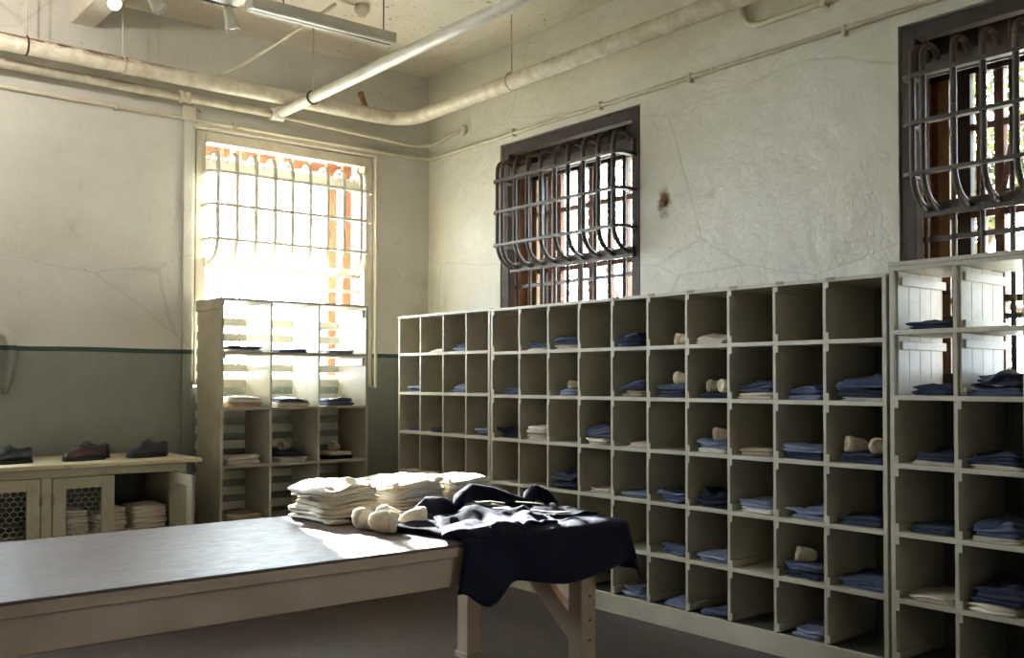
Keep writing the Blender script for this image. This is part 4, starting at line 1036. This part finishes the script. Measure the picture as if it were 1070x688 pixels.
# vent pipe on the wall above the low cabinet
vp = thing('vent_pipe', (1.68, YW, 1.6), 'short curved pipe on the left wall crossed by the green stripe', 'pipe')
MB().tube([(1.60, YW - 0.0, 1.965), (1.635, YW - 0.055, 1.965), (1.67, YW - 0.07, 1.935), (1.688, YW - 0.072, 1.87), (1.692, YW - 0.07, 1.78), (1.685, YW - 0.065, 1.68), (1.668, YW - 0.05, 1.58), (1.65, YW - 0.02, 1.51)], [0.030, 0.031, 0.031, 0.030, 0.030, 0.029, 0.026, 0.018], 12).build('pipe_bend', 'wall_back', vp)
MB().lathe([(0.0315, -0.006), (0.034, 0), (0.0315, 0.006)], (1.686, YW - 0.072, 1.90), (0, 0, 1), 14).build('pipe_ring', 'conduit', vp)
# rusted fixing in the hole of the right wall
hb = thing('wall_bolt', (5.39, 4.876, 2.91), 'rusty bolt head in a stained hole between the two right windows', 'bolt')
MB().lathe([(0.035, 0), (0.04, 0.004), (0.034, 0.012), (0.016, 0.014), (0.015, 0.03), (0.006, 0.033)], (5.399, 4.876, 2.925), (-1, 0, 0), 10).build('bolt_head', 'rust_pipe', hb)

# ------------------------------------------------------------------ ceiling lamps
FX = thing('light_track', (2.0, 6.16, 4.1), 'long grey lighting track hanging below the ceiling', 'lighting track')
FY0, FY1, FZ0, FZ1 = 6.13, 6.24, 4.10, 4.175
bx(2.75, 3.88, FY0, FY1, FZ0, FZ1).build('track_housing', 'steel_grey', FX, bevel=0.003)
bx(2.76, 3.87, FY0 + 0.012, FY0 + 0.036, FZ0 - 0.006, FZ0).build('track_lip', 'clean_pipe', FX)
bx(2.76, 3.87, FY1 - 0.036, FY1 - 0.012, FZ0 - 0.006, FZ0).build('track_lip', 'clean_pipe', FX)
bx(2.76, 3.86, FY0 + 0.04, FY1 - 0.04, FZ0 - 0.003, FZ0).build('track_slot', 'slot', FX)
bx(0.4, 2.75, 6.36, 6.40, 4.16, 4.195).build('track_bar', 'steel_grey', FX, bevel=0.003)
bx(2.45, 2.75, 6.20, 6.40, 4.16, 4.19).build('track_joint', 'clean_pipe', FX, bevel=0.003)
for x, y, z in ((3.80, 6.185, FZ1), (3.0, 6.185, FZ1), (1.2, 6.38, 4.195)):
    MB().tube([(x, y, z), (x, y, ZC)], 0.005, 6).build('rod', 'black_iron', FX)
def spot(x, y, z, aim, label, lit=False, drop=0.0):
    root = thing('spotlight', (x, y, z), label, 'spotlight', 'spotlights on the lighting track')
    MB().tube([(x, y, z), (x, y, z - 0.05 - drop)], 0.012, 8).build('stem', 'clean_pipe', root)
    a = Vector(aim).normalized(); o = Vector((x, y, z - 0.085 - drop))
    MB().lathe([(0.012, -0.075), (0.028, -0.07), (0.033, -0.02), (0.034, 0.0), (0.046, 0.045), (0.048, 0.08), (0.043, 0.08), (0.036, 0.045), (0.02, 0.03)], o, a, 18).build('lamp_head', 'clean_pipe', root)
    MB().lathe([(0.012, 0.03), (0.034, 0.05), (0.036, 0.062), (0.02, 0.072), (0.004, 0.074)], o, a, 16).build('bulb', 'bulb' if lit else 'clean_pipe', root)
    return o + a * 0.09, a
spot(2.70, 6.38, 4.16, (0.25, -0.1, -1), 'unlit white spotlight on the track, right of the other two')
spot(2.18, 6.38, 4.16, (0.4, -0.4, -0.8), 'unlit white spotlight on the track at the top edge, in the middle')
lo, la = spot(1.93, 6.38, 4.16, (-0.15, -0.75, -0.60), 'glowing warm spotlight on the track at the left', True, 0.06)
extra = [spot(x, 6.38, 4.16, (0.45, 1.0, -0.1), 'added unseen spotlight on the track washing the left wall', True) for x in (1.0, 0.6)]  # lit heads out of view, added to brighten the back wall
cj = thing('ceiling_junction', (3.86, 6.75, ZC), 'round junction box with cable on the ceiling above the track', 'junction box')
MB().lathe([(0.06, 0), (0.06, 0.05), (0.045, 0.06), (0.03, 0.09)], (3.93, 6.72, ZC), (0, 0, -1), 16).build('box_body', 'conduit', cj)
MB().tube([(3.93, 6.72, ZC - 0.02), (3.70, 6.70, ZC - 0.015), (3.42, 6.68, ZC - 0.015), (3.30, 6.30, ZC - 0.02)], 0.010, 8).build('cable', 'conduit', cj)

# ------------------------------------------------------------------ outside
tag(bx(-30, 40, -30, 45, -1.2, -1.0).build('ground_outside', 'outside_ground'), kind='structure')
def tree(x, y, trunk_h, clumps, mat, label, n, leaf=0.10, seed=1):
    rnd = random.Random(seed)
    root = thing('tree', (x, y, -1.0), label, 'tree', 'trees outside the windows')
    pts = [(x, y, -1.0), (x + 0.08, y + 0.05, trunk_h * 0.4), (x - 0.05, y - 0.1, trunk_h * 0.75), (x + 0.1, y, trunk_h)]
    MB().tube(pts, [0.16, 0.13, 0.10, 0.05], 10).build('trunk', 'bark', root)
    for i, (cx, cy, cz, cr) in enumerate(clumps):
        p0 = Vector(pts[2]); p1 = Vector((cx, cy, cz))
        MB().tube([p0, p0.lerp(p1, 0.5) + Vector((0, 0, -0.1)), p1], [0.05, 0.035, 0.015], 7).build('branch', 'bark', root)
    m = MB()
    for i in range(n):
        cx, cy, cz, cr = clumps[i % len(clumps)]
        while True:
            v = Vector((rnd.uniform(-1, 1), rnd.uniform(-1, 1), rnd.uniform(-1, 1)))
            if v.length < 1: break
        p = Vector((cx, cy, cz)) + v * cr
        a = Vector((rnd.uniform(-1, 1), rnd.uniform(-1, 1), rnd.uniform(-1, 1))).normalized()
        b = a.orthogonal().normalized() * leaf * rnd.uniform(0.25, 0.4); a = a * leaf * rnd.uniform(0.7, 1.2)
        m.add([p - a, p + b, p + a, p - b], [(0, 1, 2, 3)])
    tag(m.build('foliage', mat, root), kind='stuff')
    return root
tree(10.6, 5.3, 3.6, [(10.0, 5.15, 2.6, 0.55), (10.2, 5.2, 3.5, 0.55), (10.1, 4.75, 4.4, 0.6), (10.2, 4.3, 3.9, 0.5), (10.0, 4.95, 1.7, 0.5), (10.3, 4.0, 4.9, 0.5), (10.1, 3.9, 2.2, 0.3)], 'leaf_a', 'olive green tree outside the right window', 2600, 0.11, 3)
tree(13.0, 12.6, 3.4, [(13.0, 14.4, 3.0, 0.8), (13.0, 12.4, 5.6, 0.8), (12.9, 12.1, 2.6, 0.5), (13, 13.6, 4.6, 0.7)], 'leaf_b', 'grey green tree outside the middle window', 1500, 0.13, 5)

# ------------------------------------------------------------------ light
world = bpy.data.worlds.new('World'); SC.world = world; world.use_nodes = True
wt = world.node_tree; wt.nodes.clear()
# bright hazy sky, strongest low in the sun's quarter
tcw = wt.nodes.new('ShaderNodeTexCoord')
dt = wt.nodes.new('ShaderNodeVectorMath'); dt.operation = 'DOT_PRODUCT'; wt.links.new(tcw.outputs['Generated'], dt.inputs[0])
dt.inputs[1].default_value = (0.23, 0.90, 0.36)
mr = wt.nodes.new('ShaderNodeMapRange'); wt.links.new(dt.outputs['Value'], mr.inputs['Value'])
mr.inputs['From Min'].default_value = 0.1; mr.inputs['From Max'].default_value = 1.0
mr.inputs['To Min'].default_value = 0.0; mr.inputs['To Max'].default_value = 1.0
rmp = wt.nodes.new('ShaderNodeMixRGB'); wt.links.new(mr.outputs[0], rmp.inputs['Fac'])
rmp.inputs['Color1'].default_value = (11.0, 12.4, 14.6, 1); rmp.inputs['Color2'].default_value = (45.0, 50.0, 58.0, 1)
bg = wt.nodes.new('ShaderNodeBackground'); bg.inputs[1].default_value = 1.0; wt.links.new(rmp.outputs[0], bg.inputs[0])
ow = wt.nodes.new('ShaderNodeOutputWorld'); wt.links.new(bg.outputs[0], ow.inputs[0])

def lamp(name, typ, loc, energy, color, **kw):
    d = bpy.data.lights.new(name, typ); d.energy = energy; d.color = color
    for k_, v in kw.items(): setattr(d, k_, v)
    o = bpy.data.objects.new(name, d); C.objects.link(o); o.location = loc; return o
SUN_AZ, SUN_EL = 14.6, 24.6
sd = Vector((sin(radians(SUN_AZ)) * cos(radians(SUN_EL)), cos(radians(SUN_AZ)) * cos(radians(SUN_EL)), sin(radians(SUN_EL))))
sun = lamp('sun', 'SUN', (8, 30, 16), 175.0, (1.0, 0.97, 0.93), angle=radians(1.2))
sun.rotation_euler = (-sd).to_track_quat('-Z', 'Y').to_euler()
for w, f, rot in ((W1, fb, (radians(-90), 0, 0)), (W0, fb, (radians(-90), 0, 0)), (W2, fr, (radians(90), 0, radians(90))), (W3, fr, (radians(90), 0, radians(90))), (WB, fr, (radians(90), 0, radians(90)))):
    o = lamp('window_portal', 'AREA', f((w[0] + w[1]) / 2, T + 0.02, (SILL + HEAD) / 2), 1.0, (1, 1, 1), shape='RECTANGLE', size=w[1] - w[0], size_y=HEAD - SILL)
    o.rotation_euler = rot; o.data.cycles.is_portal = True
def spotlamp(p, a, e, size=80):
    o = lamp('spot_beam', 'SPOT', p, e, (1.0, 0.94, 0.86), spot_size=radians(size), spot_blend=0.6, shadow_soft_size=0.03)
    o.rotation_euler = Vector(a).to_track_quat('-Z', 'Y').to_euler(); return o
spotlamp(lo, la, 60)
for p, a in extra: spotlamp(p, a, 42, 120)

# ------------------------------------------------------------------ camera
cam = bpy.data.cameras.new('camera'); co = bpy.data.objects.new('camera', cam); C.objects.link(co)
f_px, yaw, pitch, cyp, roll = 1026.8, 0.6824955, 0.0226332, 375.64, -0.00166
s, c = sin(yaw), cos(yaw)
Rv = Vector((c, -s, 0)); Fv = Vector((s * cos(pitch), c * cos(pitch), sin(pitch))); Uv = Vector((-s * sin(pitch), -c * sin(pitch), cos(pitch)))
R2 = Rv * cos(roll) - Uv * sin(roll); U2 = Rv * sin(roll) + Uv * cos(roll)
co.matrix_world = Matrix(((R2.x, U2.x, -Fv.x, 0), (R2.y, U2.y, -Fv.y, 0), (R2.z, U2.z, -Fv.z, EYE), (0, 0, 0, 1)))
cam.sensor_fit = 'HORIZONTAL'; cam.sensor_width = 36.0; cam.lens = f_px / 1070 * 36.0
cam.shift_y = (cyp - 344.0) / 1070.0; cam.clip_start = 0.05; cam.clip_end = 200
SC.camera = co

SC.view_settings.view_transform = 'Standard'; SC.view_settings.look = 'None'
SC.view_settings.gamma = 1.0; SC.view_settings.use_curve_mapping = False; SC.view_settings.exposure = 0.3
SC.cycles.use_denoising = True
SC.cycles.max_bounces = 10; SC.cycles.diffuse_bounces = 6; SC.cycles.transparent_max_bounces = 24
SC.cycles.sample_clamp_indirect = 8.0; SC.cycles.caustics_reflective = False; SC.cycles.caustics_refractive = False
